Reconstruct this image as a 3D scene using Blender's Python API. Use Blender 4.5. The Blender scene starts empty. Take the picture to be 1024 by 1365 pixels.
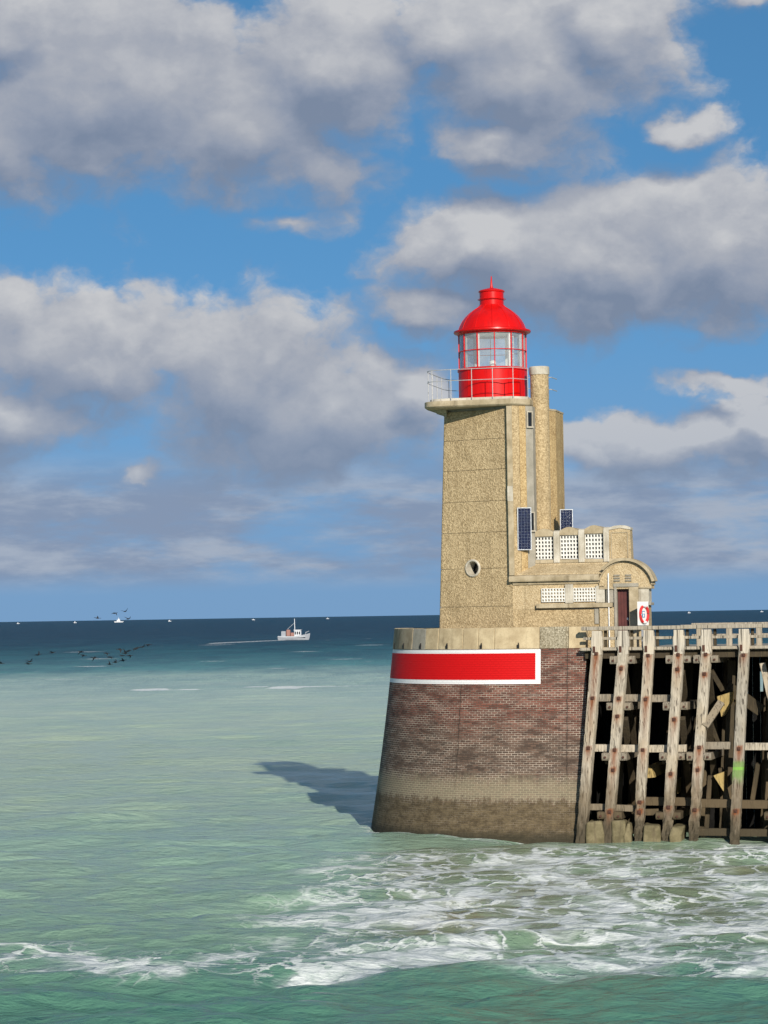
import bpy, bmesh, math, random
import numpy as np
from mathutils import Vector, Matrix, noise as mnoise
random.seed(7)
rng = np.random.default_rng(11)
R_ = math.radians
scene = bpy.context.scene
col = scene.collection

# ------------------------------------------------------------------ camera
CAM_H = 9.4
F_PX = 3400.0 / 1024.0                      # focal length in picture widths
PITCH = math.atan(138.0 / 3400.0)
ROLL = math.atan(0.016)
cam_d = bpy.data.cameras.new('camera')
cam = bpy.data.objects.new('camera', cam_d)
col.objects.link(cam)
cam_d.sensor_fit = 'HORIZONTAL'
cam_d.sensor_width = 36.0
cam_d.lens = 36.0 * F_PX
cam_d.clip_start = 0.5
cam_d.clip_end = 120000.0
cam.matrix_world = (Matrix.Translation((0, 0, CAM_H)) @ Matrix.Rotation(R_(90) + PITCH, 4, 'X')
                    @ Matrix.Rotation(-ROLL, 4, 'Z'))
scene.camera = cam

# ------------------------------------------------------------------ light
SUN_AZ = R_(13.0)      # to the right of straight behind the camera
SUN_EL = R_(22.5)
to_sun = Vector((math.sin(SUN_AZ) * math.cos(SUN_EL), -math.cos(SUN_AZ) * math.cos(SUN_EL), math.sin(SUN_EL)))
sun_d = bpy.data.lights.new('sun', 'SUN')
sun_d.energy = 4.8
sun_d.angle = R_(0.53)
sun_d.color = (1.0, 0.93, 0.82)
sun = bpy.data.objects.new('sun', sun_d)
sun.rotation_euler = to_sun.to_track_quat('Z', 'Y').to_euler()
sun.location = (30, -60, 60)
col.objects.link(sun)

vs = scene.view_settings
scene.display_settings.display_device = 'sRGB'
vs.view_transform = 'Standard'
vs.look = 'None'
vs.exposure = 0.15
vs.gamma = 1.0
vs.use_curve_mapping = False


# ------------------------------------------------------------------ node helper
class NT:
    def __init__(self, tree):
        self.t = tree

    def n(self, typ, **kw):
        nd = self.t.nodes.new(typ)
        for k, v in kw.items():
            setattr(nd, k, v)
        return nd

    def link(self, a, b):
        self.t.links.new(a, b)

    def setin(self, sock, v):
        if isinstance(v, bpy.types.NodeSocket):
            self.link(v, sock)
        elif v is not None:
            sock.default_value = v

    def math(self, op, a, b=None, c=None, clamp=False):
        nd = self.n('ShaderNodeMath', operation=op)
        nd.use_clamp = clamp
        for i, v in enumerate((a, b, c)):
            if v is not None:
                self.setin(nd.inputs[i], v)
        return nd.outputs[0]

    def vmath(self, op, a, b=None):
        nd = self.n('ShaderNodeVectorMath', operation=op)
        self.setin(nd.inputs[0], a)
        if b is not None:
            self.setin(nd.inputs[1], b)
        return nd.outputs['Value' if op in ('LENGTH', 'DOT_PRODUCT', 'DISTANCE') else 'Vector']

    def mix(self, f, a, b, blend='MIX'):
        nd = self.n('ShaderNodeMix', data_type='RGBA', blend_type=blend)
        self.setin(nd.inputs[0], f)
        for s, v in ((nd.inputs[6], a), (nd.inputs[7], b)):
            if isinstance(v, (tuple, list)):
                s.default_value = (*v[:3], 1.0)
            else:
                self.link(v, s)
        return nd.outputs[2]

    def noise(self, vec, scale, detail=4.0, rough=0.5, dist=0.0, out='Fac'):
        nd = self.n('ShaderNodeTexNoise')
        self.setin(nd.inputs['Vector'], vec)
        self.setin(nd.inputs['Scale'], scale)
        nd.inputs['Detail'].default_value = detail
        nd.inputs['Roughness'].default_value = rough
        nd.inputs['Distortion'].default_value = dist
        return nd.outputs[out]

    def sstep(self, v, lo, hi, a=0.0, b=1.0):
        nd = self.n('ShaderNodeMapRange', interpolation_type='SMOOTHSTEP')
        self.setin(nd.inputs[0], v)
        for i, x in zip((1, 2, 3, 4), (lo, hi, a, b)):
            self.setin(nd.inputs[i], x)
        return nd.outputs[0]

    def ramp(self, f, stops, interp='LINEAR'):
        nd = self.n('ShaderNodeValToRGB')
        cr = nd.color_ramp
        cr.interpolation = interp
        while len(cr.elements) < len(stops):
            cr.elements.new(0.5)
        for e, (p, c) in zip(cr.elements, stops):
            e.position = p
            e.color = (*c[:3], 1.0)
        self.setin(nd.inputs[0], f)
        return nd.outputs[0]

    def scale(self, vec, s):
        return self.vmath('MULTIPLY', vec, s)

    def sep(self, vec):
        nd = self.n('ShaderNodeSeparateXYZ')
        self.link(vec, nd.inputs[0])
        return nd.outputs

    def comb(self, x, y, z):
        nd = self.n('ShaderNodeCombineXYZ')
        for s, v in zip(nd.inputs, (x, y, z)):
            self.setin(s, v)
        return nd.outputs[0]

    def bump(self, h, strength=0.5, dist=0.02, normal=None):
        nd = self.n('ShaderNodeBump')
        nd.inputs['Strength'].default_value = strength
        nd.inputs['Distance'].default_value = dist
        self.link(h, nd.inputs['Height'])
        if normal is not None:
            self.link(normal, nd.inputs['Normal'])
        return nd.outputs[0]


# ------------------------------------------------------------------ world: blue sky with broken cumulus
world = bpy.data.worlds.new('World')
scene.world = world
world.use_nodes = True
world.cycles.sampling_method = 'MANUAL'
world.cycles.sample_map_resolution = 256
W = NT(world.node_tree)
world.node_tree.nodes.clear()


def px_dir(px, py):
    """direction (degrees right, degrees up) of a cloud as seen from the jetty"""
    u = (px - 512) / 3400.0
    v = -(py - 682.5) / 3400.0
    c, s = math.cos(ROLL), math.sin(ROLL)
    ur, vr = u * c + v * s, -u * s + v * c
    return math.degrees(ur), math.degrees(vr + math.tan(PITCH))


# cloud banks: centre (x,y), half sizes, weight
CLOUDS = [
    (120, 150, 330, 165, 1), (330, 185, 230, 125, 1), (450, 110, 170, 135, 1), (0, 205, 180, 110, 1), (30, 60, 120, 95, 1),
    (700, 110, 215, 145, 1), (800, 60, 125, 105, 1), (590, 60, 140, 90, 1), (660, 195, 130, 60, 1),
    (985, 10, 75, 42, 0.6), (900, 178, 90, 40, 0.62),
    (800, 360, 290, 115, 1), (940, 340, 220, 130, 1), (640, 340, 150, 80, 1), (570, 405, 110, 50, 0.8),
    (390, 300, 150, 50, 0.6),
    (120, 490, 250, 130, 1), (300, 500, 220, 135, 1), (440, 545, 200, 110, 1), (20, 560, 190, 90, 1), (560, 520, 80, 60, 0.8),
    (185, 634, 60, 38, 0.66), 
    (920, 595, 220, 55, 1), (1010, 570, 80, 42, 1), (960, 520, 150, 34, 0.6), (800, 605, 110, 36, 0.7),
]
grp = bpy.data.node_groups.new('cloud_density', 'ShaderNodeTree')
grp.interface.new_socket('Vector', in_out='INPUT', socket_type='NodeSocketVector')
grp.interface.new_socket('Density', in_out='OUTPUT', socket_type='NodeSocketFloat')
grp.interface.new_socket('Bank', in_out='OUTPUT', socket_type='NodeSocketFloat')
G = NT(grp)
gi, go = G.n('NodeGroupInput'), G.n('NodeGroupOutput')
q = gi.outputs[0]
warp = G.noise(G.scale(q, (1, 1, 1.5)), 0.55, 5.0, 0.55, out='Color')
warpv = G.vmath('MULTIPLY', G.vmath('SUBTRACT', warp, (0.5, 0.5, 0.5)), (1.9, 0.0, 1.4))
qw = G.vmath('ADD', q, warpv)
best = None
for (cx, cy, rx, ry, wt) in CLOUDS:
    a, e = px_dir(cx, cy)
    d = G.vmath('MULTIPLY', G.vmath('SUBTRACT', qw, (a, 0, e)), (1 / math.degrees(rx / 3400), 0, 1 / math.degrees(ry / 3400)))
    b = G.math('MULTIPLY_ADD', G.vmath('LENGTH', d), -1.0, wt)
    best = b if best is None else G.math('SMOOTH_MAX', best, b, 0.12)
ahead = G.sstep(G.sep(q)[1], 20.0, 40.0)
# the rest of the sky: the same kind of broken cumulus everywhere
base = G.math('MULTIPLY_ADD', G.noise(G.scale(q, (1, 1, 2.0)), 0.05, 2.0, 0.5), 3.2, -1.65)
inview = G.math('SUBTRACT', 1.0, G.vmath('LENGTH', G.vmath('MULTIPLY', G.vmath('SUBTRACT', q, (0, 0, 5)), (1 / 13.0, 0, 1 / 13.0))))
inview = G.math('MULTIPLY', G.sstep(inview, 0.0, 0.3), ahead)
base = G.math('MULTIPLY_ADD', inview, -4.0, base)
bank = G.math('MAXIMUM', G.math('MULTIPLY_ADD', G.math('SUBTRACT', 1.0, ahead), -4.0, best), base)
f1 = G.noise(G.scale(qw, (1, 1, 1.25)), 0.50, 9.0, 0.55)
f2 = G.noise(G.scale(qw, (1, 1, 1.5)), 0.22, 2.0, 0.5)
dens = G.math('MULTIPLY_ADD', f1, 1.7, G.math('MULTIPLY', bank, 1.0))
dens = G.math('ADD', dens, G.math('MULTIPLY_ADD', f2, 0.5, -1.03))
G.link(dens, go.inputs[0])
G.link(bank, go.inputs[1])

tc = W.n('ShaderNodeTexCoord')
dirv = tc.outputs['Generated']
qd = W.scale(dirv, (57.2958, 57.2958, 57.2958))


def dens_at(off):
    nd = W.n('ShaderNodeGroup')
    nd.node_tree = grp
    W.link(W.vmath('ADD', qd, off), nd.inputs[0])
    return nd.outputs[0], nd.outputs[1]


d0, b0 = dens_at((0, 0, 0))
d2, b2 = dens_at((0.22, 0, 0.70))
el = W.sep(qd)[2]
sky = W.n('ShaderNodeTexSky', sky_type='NISHITA')
sky.sun_disc = False
sky.sun_elevation = SUN_EL
sky.sun_rotation = math.pi - SUN_AZ
sky.altitude = 10
sky.air_density = 1.0
sky.dust_density = 0.3
sky.ozone_density = 3.0
# the clear air seen low down is as blue as the air higher up: read the sky a little above the horizon line
W.link(W.vmath('NORMALIZE', W.vmath('ADD', dirv, (0, 0, 0.26))), sky.inputs[0])
hsv = W.n('ShaderNodeHueSaturation')
hsv.inputs['Hue'].default_value = 0.492
hsv.inputs['Saturation'].default_value = 1.2
hsv.inputs['Value'].default_value = 1.0
W.link(sky.outputs[0], hsv.inputs['Color'])
bg_sky = W.n('ShaderNodeBackground')
W.link(hsv.outputs[0], bg_sky.inputs[0])
bg_sky.inputs[1].default_value = 0.11
macro = W.math('SUBTRACT', d0, d2)
lit = W.math('MULTIPLY_ADD', macro, 0.58, W.math('MULTIPLY_ADD', W.math('SUBTRACT', b0, b2), 0.75, 0.38))
lit = W.math('ADD', lit, W.math('MULTIPLY', W.math('SUBTRACT', d0, 0.5), -0.10), clamp=True)
mask = W.sstep(d0, -0.03, W.math('MULTIPLY_ADD', lit, -0.36, 0.66))
ccol = W.ramp(lit, [(0.0, (0.180, 0.225, 0.315)), (0.3, (0.255, 0.292, 0.372)), (0.6, (0.355, 0.375, 0.425)), (1.0, (0.52, 0.525, 0.54))])
hazy = W.sstep(el, 1.0, 7.0, 0.45, 0.0)
ccol = W.mix(hazy, ccol, (0.22, 0.30, 0.43))
bg_cl = W.n('ShaderNodeBackground')
W.link(ccol, bg_cl.inputs[0])
# haze low over the sea
bg_hz = W.n('ShaderNodeBackground')
bg_hz.inputs[0].default_value = (0.170, 0.300, 0.490, 1)
mh = W.n('ShaderNodeMixShader')
W.link(W.sstep(el, -0.5, 8.5, 0.92, 0.0), mh.inputs[0])
W.link(bg_sky.outputs[0], mh.inputs[1])
W.link(bg_hz.outputs[0], mh.inputs[2])
# far thin banks low over the sea
sb = W.noise(W.scale(qd, (0.26, 0.26, 1.05)), 1.0, 7.0, 0.6)
sb = W.math('MULTIPLY', W.sstep(sb, 0.29, 0.56), W.math('MULTIPLY', W.sstep(el, 0.5, 1.2), W.sstep(el, 4.0, 2.6)))
bg_st = W.n('ShaderNodeBackground')
st_c = W.mix(W.sstep(W.noise(W.scale(qd, (0.3, 0.3, 1.2)), 1.0, 6.0, 0.6), 0.42, 0.64), (0.215, 0.27, 0.38), (0.35, 0.395, 0.475))
W.link(st_c, bg_st.inputs[0])
m0 = W.n('ShaderNodeMixShader')
W.link(W.math('MULTIPLY', sb, 0.9), m0.inputs[0])
W.link(mh.outputs[0], m0.inputs[1])
W.link(bg_st.outputs[0], m0.inputs[2])
m1 = W.n('ShaderNodeMixShader')
W.link(W.math('MULTIPLY', mask, W.sstep(el, 0.3, 3.0, 0.0, 0.97)), m1.inputs[0])
W.link(m0.outputs[0], m1.inputs[1])
W.link(bg_cl.outputs[0], m1.inputs[2])
wo = W.n('ShaderNodeOutputWorld')
W.link(m1.outputs[0], wo.inputs[0])


# ------------------------------------------------------------------ materials
def new_mat(name):
    m = bpy.data.materials.new(name)
    m.use_nodes = True
    t = m.node_tree
    t.nodes.clear()
    N = NT(t)
    out = N.n('ShaderNodeOutputMaterial')
    p = N.n('ShaderNodeBsdfPrincipled')
    N.link(p.outputs[0], out.inputs[0])
    co = N.n('ShaderNodeTexCoord').outputs['Object']
    return m, N, p, co, out


def simple(name, c, rough=0.5, metal=0.0, var=0.12, scale=6.0, bump=0.0, spec=0.5, coat=0.0):
    m, N, p, co, _ = new_mat(name)
    f = N.noise(co, scale, 5, 0.6)
    dk = tuple(x * (1 - var) for x in c)
    lt = tuple(min(1, x * (1 + var)) for x in c)
    N.link(N.mix(N.sstep(f, 0.3, 0.7), dk, lt), p.inputs['Base Color'])
    N.link(N.math('MULTIPLY_ADD', f, 0.2, rough - 0.1), p.inputs['Roughness'])
    p.inputs['Metallic'].default_value = metal
    p.inputs['Specular IOR Level'].default_value = spec
    p.inputs['Coat Weight'].default_value = coat
    if bump:
        N.link(N.bump(N.noise(co, scale * 4, 4, 0.6), bump, 0.01), p.inputs['Normal'])
    return m


def pebble(name, c_lo, c_hi, stain=(0.14, 0.10, 0.05), stain_amt=0.5, size=19.0):
    """pebble-dashed concrete: small stones of mixed tans in a cement bed, run-down stains"""
    m, N, p, co, _ = new_mat(name)
    vo = N.n('ShaderNodeTexVoronoi')
    N.link(co, vo.inputs['Vector'])
    vo.inputs['Scale'].default_value = size
    vb = N.sep(vo.outputs['Color'])[0]
    base = N.mix(vb, c_lo, c_hi)
    nf = N.noise(co, size * 0.8, 3, 0.7)
    base = N.mix(N.sstep(nf, 0.55, 0.75, 0.0, 0.4), base, tuple(x * 0.55 for x in c_lo))
    base = N.mix(N.sstep(N.noise(co, size * 0.65, 2, 0.6), 0.58, 0.72, 0.0, 0.55), base, tuple(min(1, x * 1.3) for x in c_hi))
    big = N.noise(co, 0.7, 5, 0.6)
    base = N.mix(N.sstep(big, 0.45, 0.75, 0.0, 0.35), base, stain)
    st = N.noise(N.scale(co, (3.0, 3.0, 0.22)), 1.0, 5, 0.6)
    base = N.mix(N.sstep(st, 0.5, 0.75, 0.0, stain_amt), base, stain)
    N.link(base, p.inputs['Base Color'])
    p.inputs['Roughness'].default_value = 0.92
    p.inputs['Specular IOR Level'].default_value = 0.2
    N.link(N.bump(vo.outputs['Distance'], 0.7, 0.03), p.inputs['Normal'])
    return m


def concrete(name, c, c2, dirt=(0.07, 0.06, 0.032), amt=0.5, scale=1.6):
    m, N, p, co, _ = new_mat(name)
    f = N.noise(co, scale, 6, 0.62)
    g = N.noise(co, scale * 9, 4, 0.65)
    base = N.mix(N.sstep(f, 0.33, 0.68), c, c2)
    base = N.mix(N.sstep(g, 0.5, 0.75, 0.0, 0.4), base, tuple(x * 0.6 for x in c))
    st = N.noise(N.scale(co, (2.6, 2.6, 0.3)), 1.3, 5, 0.65)
    base = N.mix(N.sstep(st, 0.52, 0.78, 0.0, amt), base, dirt)
    N.link(base, p.inputs['Base Color'])
    p.inputs['Roughness'].default_value = 0.9
    p.inputs['Specular IOR Level'].default_value = 0.2
    N.link(N.bump(g, 0.5, 0.012), p.inputs['Normal'])
    return m


def timber(name, c, c2, lower=True, green=False):
    m, N, p, co, _ = new_mat(name)
    gr = N.noise(N.scale(co, (9, 9, 0.5)), 1.6, 6, 0.65)
    f = N.noise(co, 1.1, 4, 0.6)
    base = N.mix(N.sstep(gr, 0.3, 0.7), tuple(x * 0.5 for x in c), c)
    base = N.mix(N.sstep(f, 0.4, 0.7, 0.0, 0.8), base, c2)
    crack = N.noise(N.scale(co, (16, 16, 0.25)), 1.3, 3, 0.5)
    base = N.mix(N.sstep(crack, 0.57, 0.66, 0.0, 0.8), base, (0.05, 0.04, 0.03))
    z = N.sep(N.n('ShaderNodeNewGeometry').outputs['Position'])[2]
    if lower:
        zz = N.math('ADD', z, N.math('MULTIPLY_ADD', N.noise(N.scale(co, (3, 3, 0.6)), 1.5, 4, 0.6), 2.6, -1.3))
        w = N.sstep(zz, 3.4, 1.4)
        base = N.mix(N.math('MULTIPLY', w, 0.75), base, (0.12, 0.088, 0.05))
        base = N.mix(N.sstep(zz, 1.5, 0.4, 0.0, 0.8), base, (0.045, 0.037, 0.022))
    at = N.n('ShaderNodeAttribute', attribute_name='rust')
    rn = N.math('MULTIPLY', at.outputs['Fac'], N.sstep(N.noise(N.scale(co, (14, 14, 0.6)), 1.5, 4, 0.6), 0.25, 0.55, 0.5, 1.3))
    base = N.mix(N.math('MINIMUM', rn, 0.9), base, (0.19, 0.055, 0.016))
    if green:
        gm = N.math('MULTIPLY', N.sstep(N.math('ADD', z, N.math('MULTIPLY', N.noise(co, 5, 4, 0.6), 0.6)), 2.55, 3.1),
                    N.sstep(z, 3.35, 3.15))
        base = N.mix(N.math('MULTIPLY', gm, 0.6), base, (0.10, 0.27, 0.03))
        base = N.mix(N.math('MULTIPLY', N.math('MULTIPLY', N.sstep(z, 2.88, 2.92), N.sstep(z, 3.04, 3.0)), 0.5), base, (0.20, 0.50, 0.05))
    N.link(base, p.inputs['Base Color'])
    p.inputs['Roughness'].default_value = 0.85
    p.inputs['Specular IOR Level'].default_value = 0.25
    h = N.math('SUBTRACT', gr, N.math('MULTIPLY', N.sstep(crack, 0.60, 0.68), 0.8))
    N.link(N.bump(h, 0.7, 0.02), p.inputs['Normal'])
    return m


def brick_mat():
    m, N, p, co, _ = new_mat('pier_brick')
    uv = N.n('ShaderNodeUVMap', uv_map='UVMap').outputs[0]
    geo = N.n('ShaderNodeNewGeometry')
    z = N.sep(geo.outputs['Position'])[2]
    br = N.n('ShaderNodeTexBrick')
    wv = N.vmath('MULTIPLY', N.vmath('SUBTRACT', N.noise(uv, 0.9, 3, 0.5, out='Color'), (0.5, 0.5, 0.5)), (0.05, 0.03, 0))
    N.link(N.vmath('ADD', uv, wv), br.inputs['Vector'])
    br.inputs['Scale'].default_value = 1.0
    br.inputs['Brick Width'].default_value = 0.26
    br.inputs['Row Height'].default_value = 0.092
    br.inputs['Mortar Size'].default_value = 0.014
    br.inputs['Mortar Smooth'].default_value = 0.3
    br.inputs['Bias'].default_value = 0.0
    br.inputs['Color1'].default_value = (0.0, 0.0, 0.0, 1)
    br.inputs['Color2'].default_value = (1.0, 1.0, 1.0, 1)
    br.inputs['Mortar'].default_value = (0.5, 0.5, 0.5, 1)
    rnd = N.sep(br.outputs['Color'])[0]
    mort = br.outputs['Fac']
    zn = N.math('ADD', z, N.math('MULTIPLY_ADD', N.noise(uv, 0.55, 5, 0.6), 2.4, -1.2))
    up = N.mix(rnd, (0.09, 0.036, 0.027), (0.215, 0.085, 0.060))
    mid = N.mix(rnd, (0.065, 0.046, 0.035), (0.15, 0.095, 0.068))
    brick = N.mix(N.sstep(zn, 3.6, 5.6), mid, up)
    dk = N.noise(N.scale(uv, (0.45, 2.6, 1)), 1.2, 6, 0.7)
    brick = N.mix(N.sstep(dk, 0.42, 0.70, 0.0, 0.5), brick, (0.07, 0.048, 0.038))
    mcol = N.mix(N.sstep(N.noise(N.scale(uv, (0.6, 2.0, 1)), 1.1, 6, 0.7), 0.37, 0.64), (0.075, 0.055, 0.042), (0.47, 0.39, 0.31))
    base = N.mix(mort, brick, mcol)
    us = N.sep(uv)[0]
    for s0 in (2.85, -1.95):
        cr = N.math('ABSOLUTE', N.math('ADD', N.math('SUBTRACT', us, s0), N.math('MULTIPLY_ADD', N.noise(uv, 2.5, 4, 0.7), 0.16, -0.08)))
        base = N.mix(N.math('MULTIPLY', N.sstep(cr, 0.035, 0.012), 0.75), base, (0.035, 0.026, 0.02))
    # white lime bloom on a few courses
    bloom = N.math('MULTIPLY', N.sstep(N.noise(N.scale(uv, (0.6, 2.6, 1)), 1.0, 6, 0.7), 0.56, 0.74), N.sstep(z, 2.0, 3.2))
    base = N.mix(N.math('MULTIPLY', bloom, 0.45), base, (0.40, 0.34, 0.28))
    # dark tide band, pale scoured band, then brown weed near the water
    zb = N.math('ADD', z, N.math('MULTIPLY_ADD', N.noise(N.scale(uv, (2.2, 0.5, 1)), 1.4, 6, 0.75), 1.3, -0.65))
    zb = N.math('ADD', zb, N.math('MULTIPLY_ADD', N.noise(N.scale(uv, (6, 3, 1)), 1.0, 5, 0.7), 0.4, -0.2))
    pale = N.math('MULTIPLY', N.sstep(zb, 1.45, 1.75), N.sstep(zb, 2.9, 2.1))
    base = N.mix(N.math('MULTIPLY', pale, N.math('MULTIPLY_ADD', mort, 0.45, 0.40)), base, (0.36, 0.31, 0.205))
    weed = N.sstep(zb, 1.72, 1.40)
    wcol = N.mix(N.sstep(N.noise(N.scale(uv, (1, 1.6, 1)), 3.0, 7, 0.75), 0.35, 0.66), (0.07, 0.052, 0.028), (0.165, 0.125, 0.07))
    base = N.mix(N.math('MULTIPLY', weed, N.math('SUBTRACT', 0.93, N.math('MULTIPLY', mort, 0.2))), base, wcol)
    base = N.mix(N.sstep(N.math('ADD', z, N.math('MULTIPLY', N.noise(uv, 2, 3, 0.6), 0.4)), 0.75, 0.25, 0.0, 0.8), base, (0.03, 0.028, 0.018))
    N.link(base, p.inputs['Base Color'])
    p.inputs['Roughness'].default_value = 0.9
    p.inputs['Specular IOR Level'].default_value = 0.2
    h = N.math('MULTIPLY_ADD', mort, -1.0, N.math('MULTIPLY', N.noise(uv, 14, 4, 0.7), 0.7))
    N.link(N.bump(h, 0.8, 0.02), p.inputs['Normal'])
    return m


def paint_on_brick(name, c, wear):
    m, N, p, co, _ = new_mat(name)
    uv = N.n('ShaderNodeUVMap', uv_map='UVMap').outputs[0]
    br = N.n('ShaderNodeTexBrick')
    N.link(uv, br.inputs['Vector'])
    br.inputs['Scale'].default_value = 1.0
    br.inputs['Brick Width'].default_value = 0.26
    br.inputs['Row Height'].default_value = 0.098
    br.inputs['Mortar Size'].default_value = 0.012
    f = N.noise(uv, 2.0, 6, 0.7)
    base = N.mix(N.sstep(f, 0.5, 0.8, 0.0, 0.25), c, tuple(x * 0.6 for x in c))
    base = N.mix(N.math('MULTIPLY', N.sstep(N.noise(uv, 7, 5, 0.7), 0.66, 0.72), wear), base, (0.16, 0.09, 0.06))
    N.link(base, p.inputs['Base Color'])
    p.inputs['Roughness'].default_value = 0.6
    p.inputs['Specular IOR Level'].default_value = 0.15
    N.link(N.bump(N.math('MULTIPLY', br.outputs['Fac'], -1.0), 0.9, 0.016), p.inputs['Normal'])
    return m


def gloss_red():
    m, N, p, co, _ = new_mat('red_paint')
    f = N.noise(N.scale(co, (5, 5, 0.8)), 1.0, 6, 0.65)
    rc = N.mix(N.sstep(f, 0.4, 0.75, 0.0, 0.8), (0.58, 0.005, 0.004), (0.42, 0.006, 0.006))
    rc = N.mix(N.sstep(N.noise(co, 9, 5, 0.7), 0.66, 0.74, 0.0, 0.5), rc, (0.62, 0.10, 0.08))
    N.link(rc, p.inputs['Base Color'])
    p.inputs['Roughness'].default_value = 0.32
    p.inputs['Specular IOR Level'].default_value = 0.25
    N.link(N.bump(N.noise(co, 3.0, 3, 0.5), 0.08, 0.02), p.inputs['Normal'])
    return m


def glass_mat():
    m, N, p, co, out = new_mat('clear_glass')
    N.t.nodes.remove(p)
    tr = N.n('ShaderNodeBsdfTransparent')
    tr.inputs[0].default_value = (0.95, 0.97, 0.97, 1)
    gl = N.n('ShaderNodeBsdfGlossy')
    gl.inputs['Roughness'].default_value = 0.04
    df = N.n('ShaderNodeBsdfDiffuse')
    df.inputs[0].default_value = (0.75, 0.78, 0.78, 1)
    fr = N.n('ShaderNodeFresnel')
    fr.inputs[0].default_value = 1.5
    a = N.n('ShaderNodeMixShader')
    N.link(N.math('MULTIPLY_ADD', N.noise(co, 3, 4, 0.6), 0.16, 0.06), a.inputs[0])
    N.link(tr.outputs[0], a.inputs[1])
    N.link(df.outputs[0], a.inputs[2])
    b = N.n('ShaderNodeMixShader')
    N.link(N.math('MULTIPLY', fr.outputs[0], 0.4), b.inputs[0])
    N.link(a.outputs[0], b.inputs[1])
    N.link(gl.outputs[0], b.inputs[2])
    N.link(b.outputs[0], out.inputs[0])
    return m


def cell_mat():
    m, N, p, co, _ = new_mat('solar_cells')
    br = N.n('ShaderNodeTexBrick', offset=0.0)
    s = N.sep(co)
    N.link(N.comb(s[0], s[2], 0.0), br.inputs['Vector'])
    br.inputs['Scale'].default_value = 1.0
    br.inputs['Brick Width'].default_value = 0.125
    br.inputs['Row Height'].default_value = 0.125
    br.inputs['Mortar Size'].default_value = 0.006
    br.inputs['Color1'].default_value = (0.006, 0.010, 0.035, 1)
    br.inputs['Color2'].default_value = (0.010, 0.016, 0.05, 1)
    br.inputs['Mortar'].default_value = (0.10, 0.12, 0.17, 1)
    N.link(br.outputs['Color'], p.inputs['Base Color'])
    p.inputs['Roughness'].default_value = 0.12
    p.inputs['Specular IOR Level'].default_value = 0.3
    return m


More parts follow.
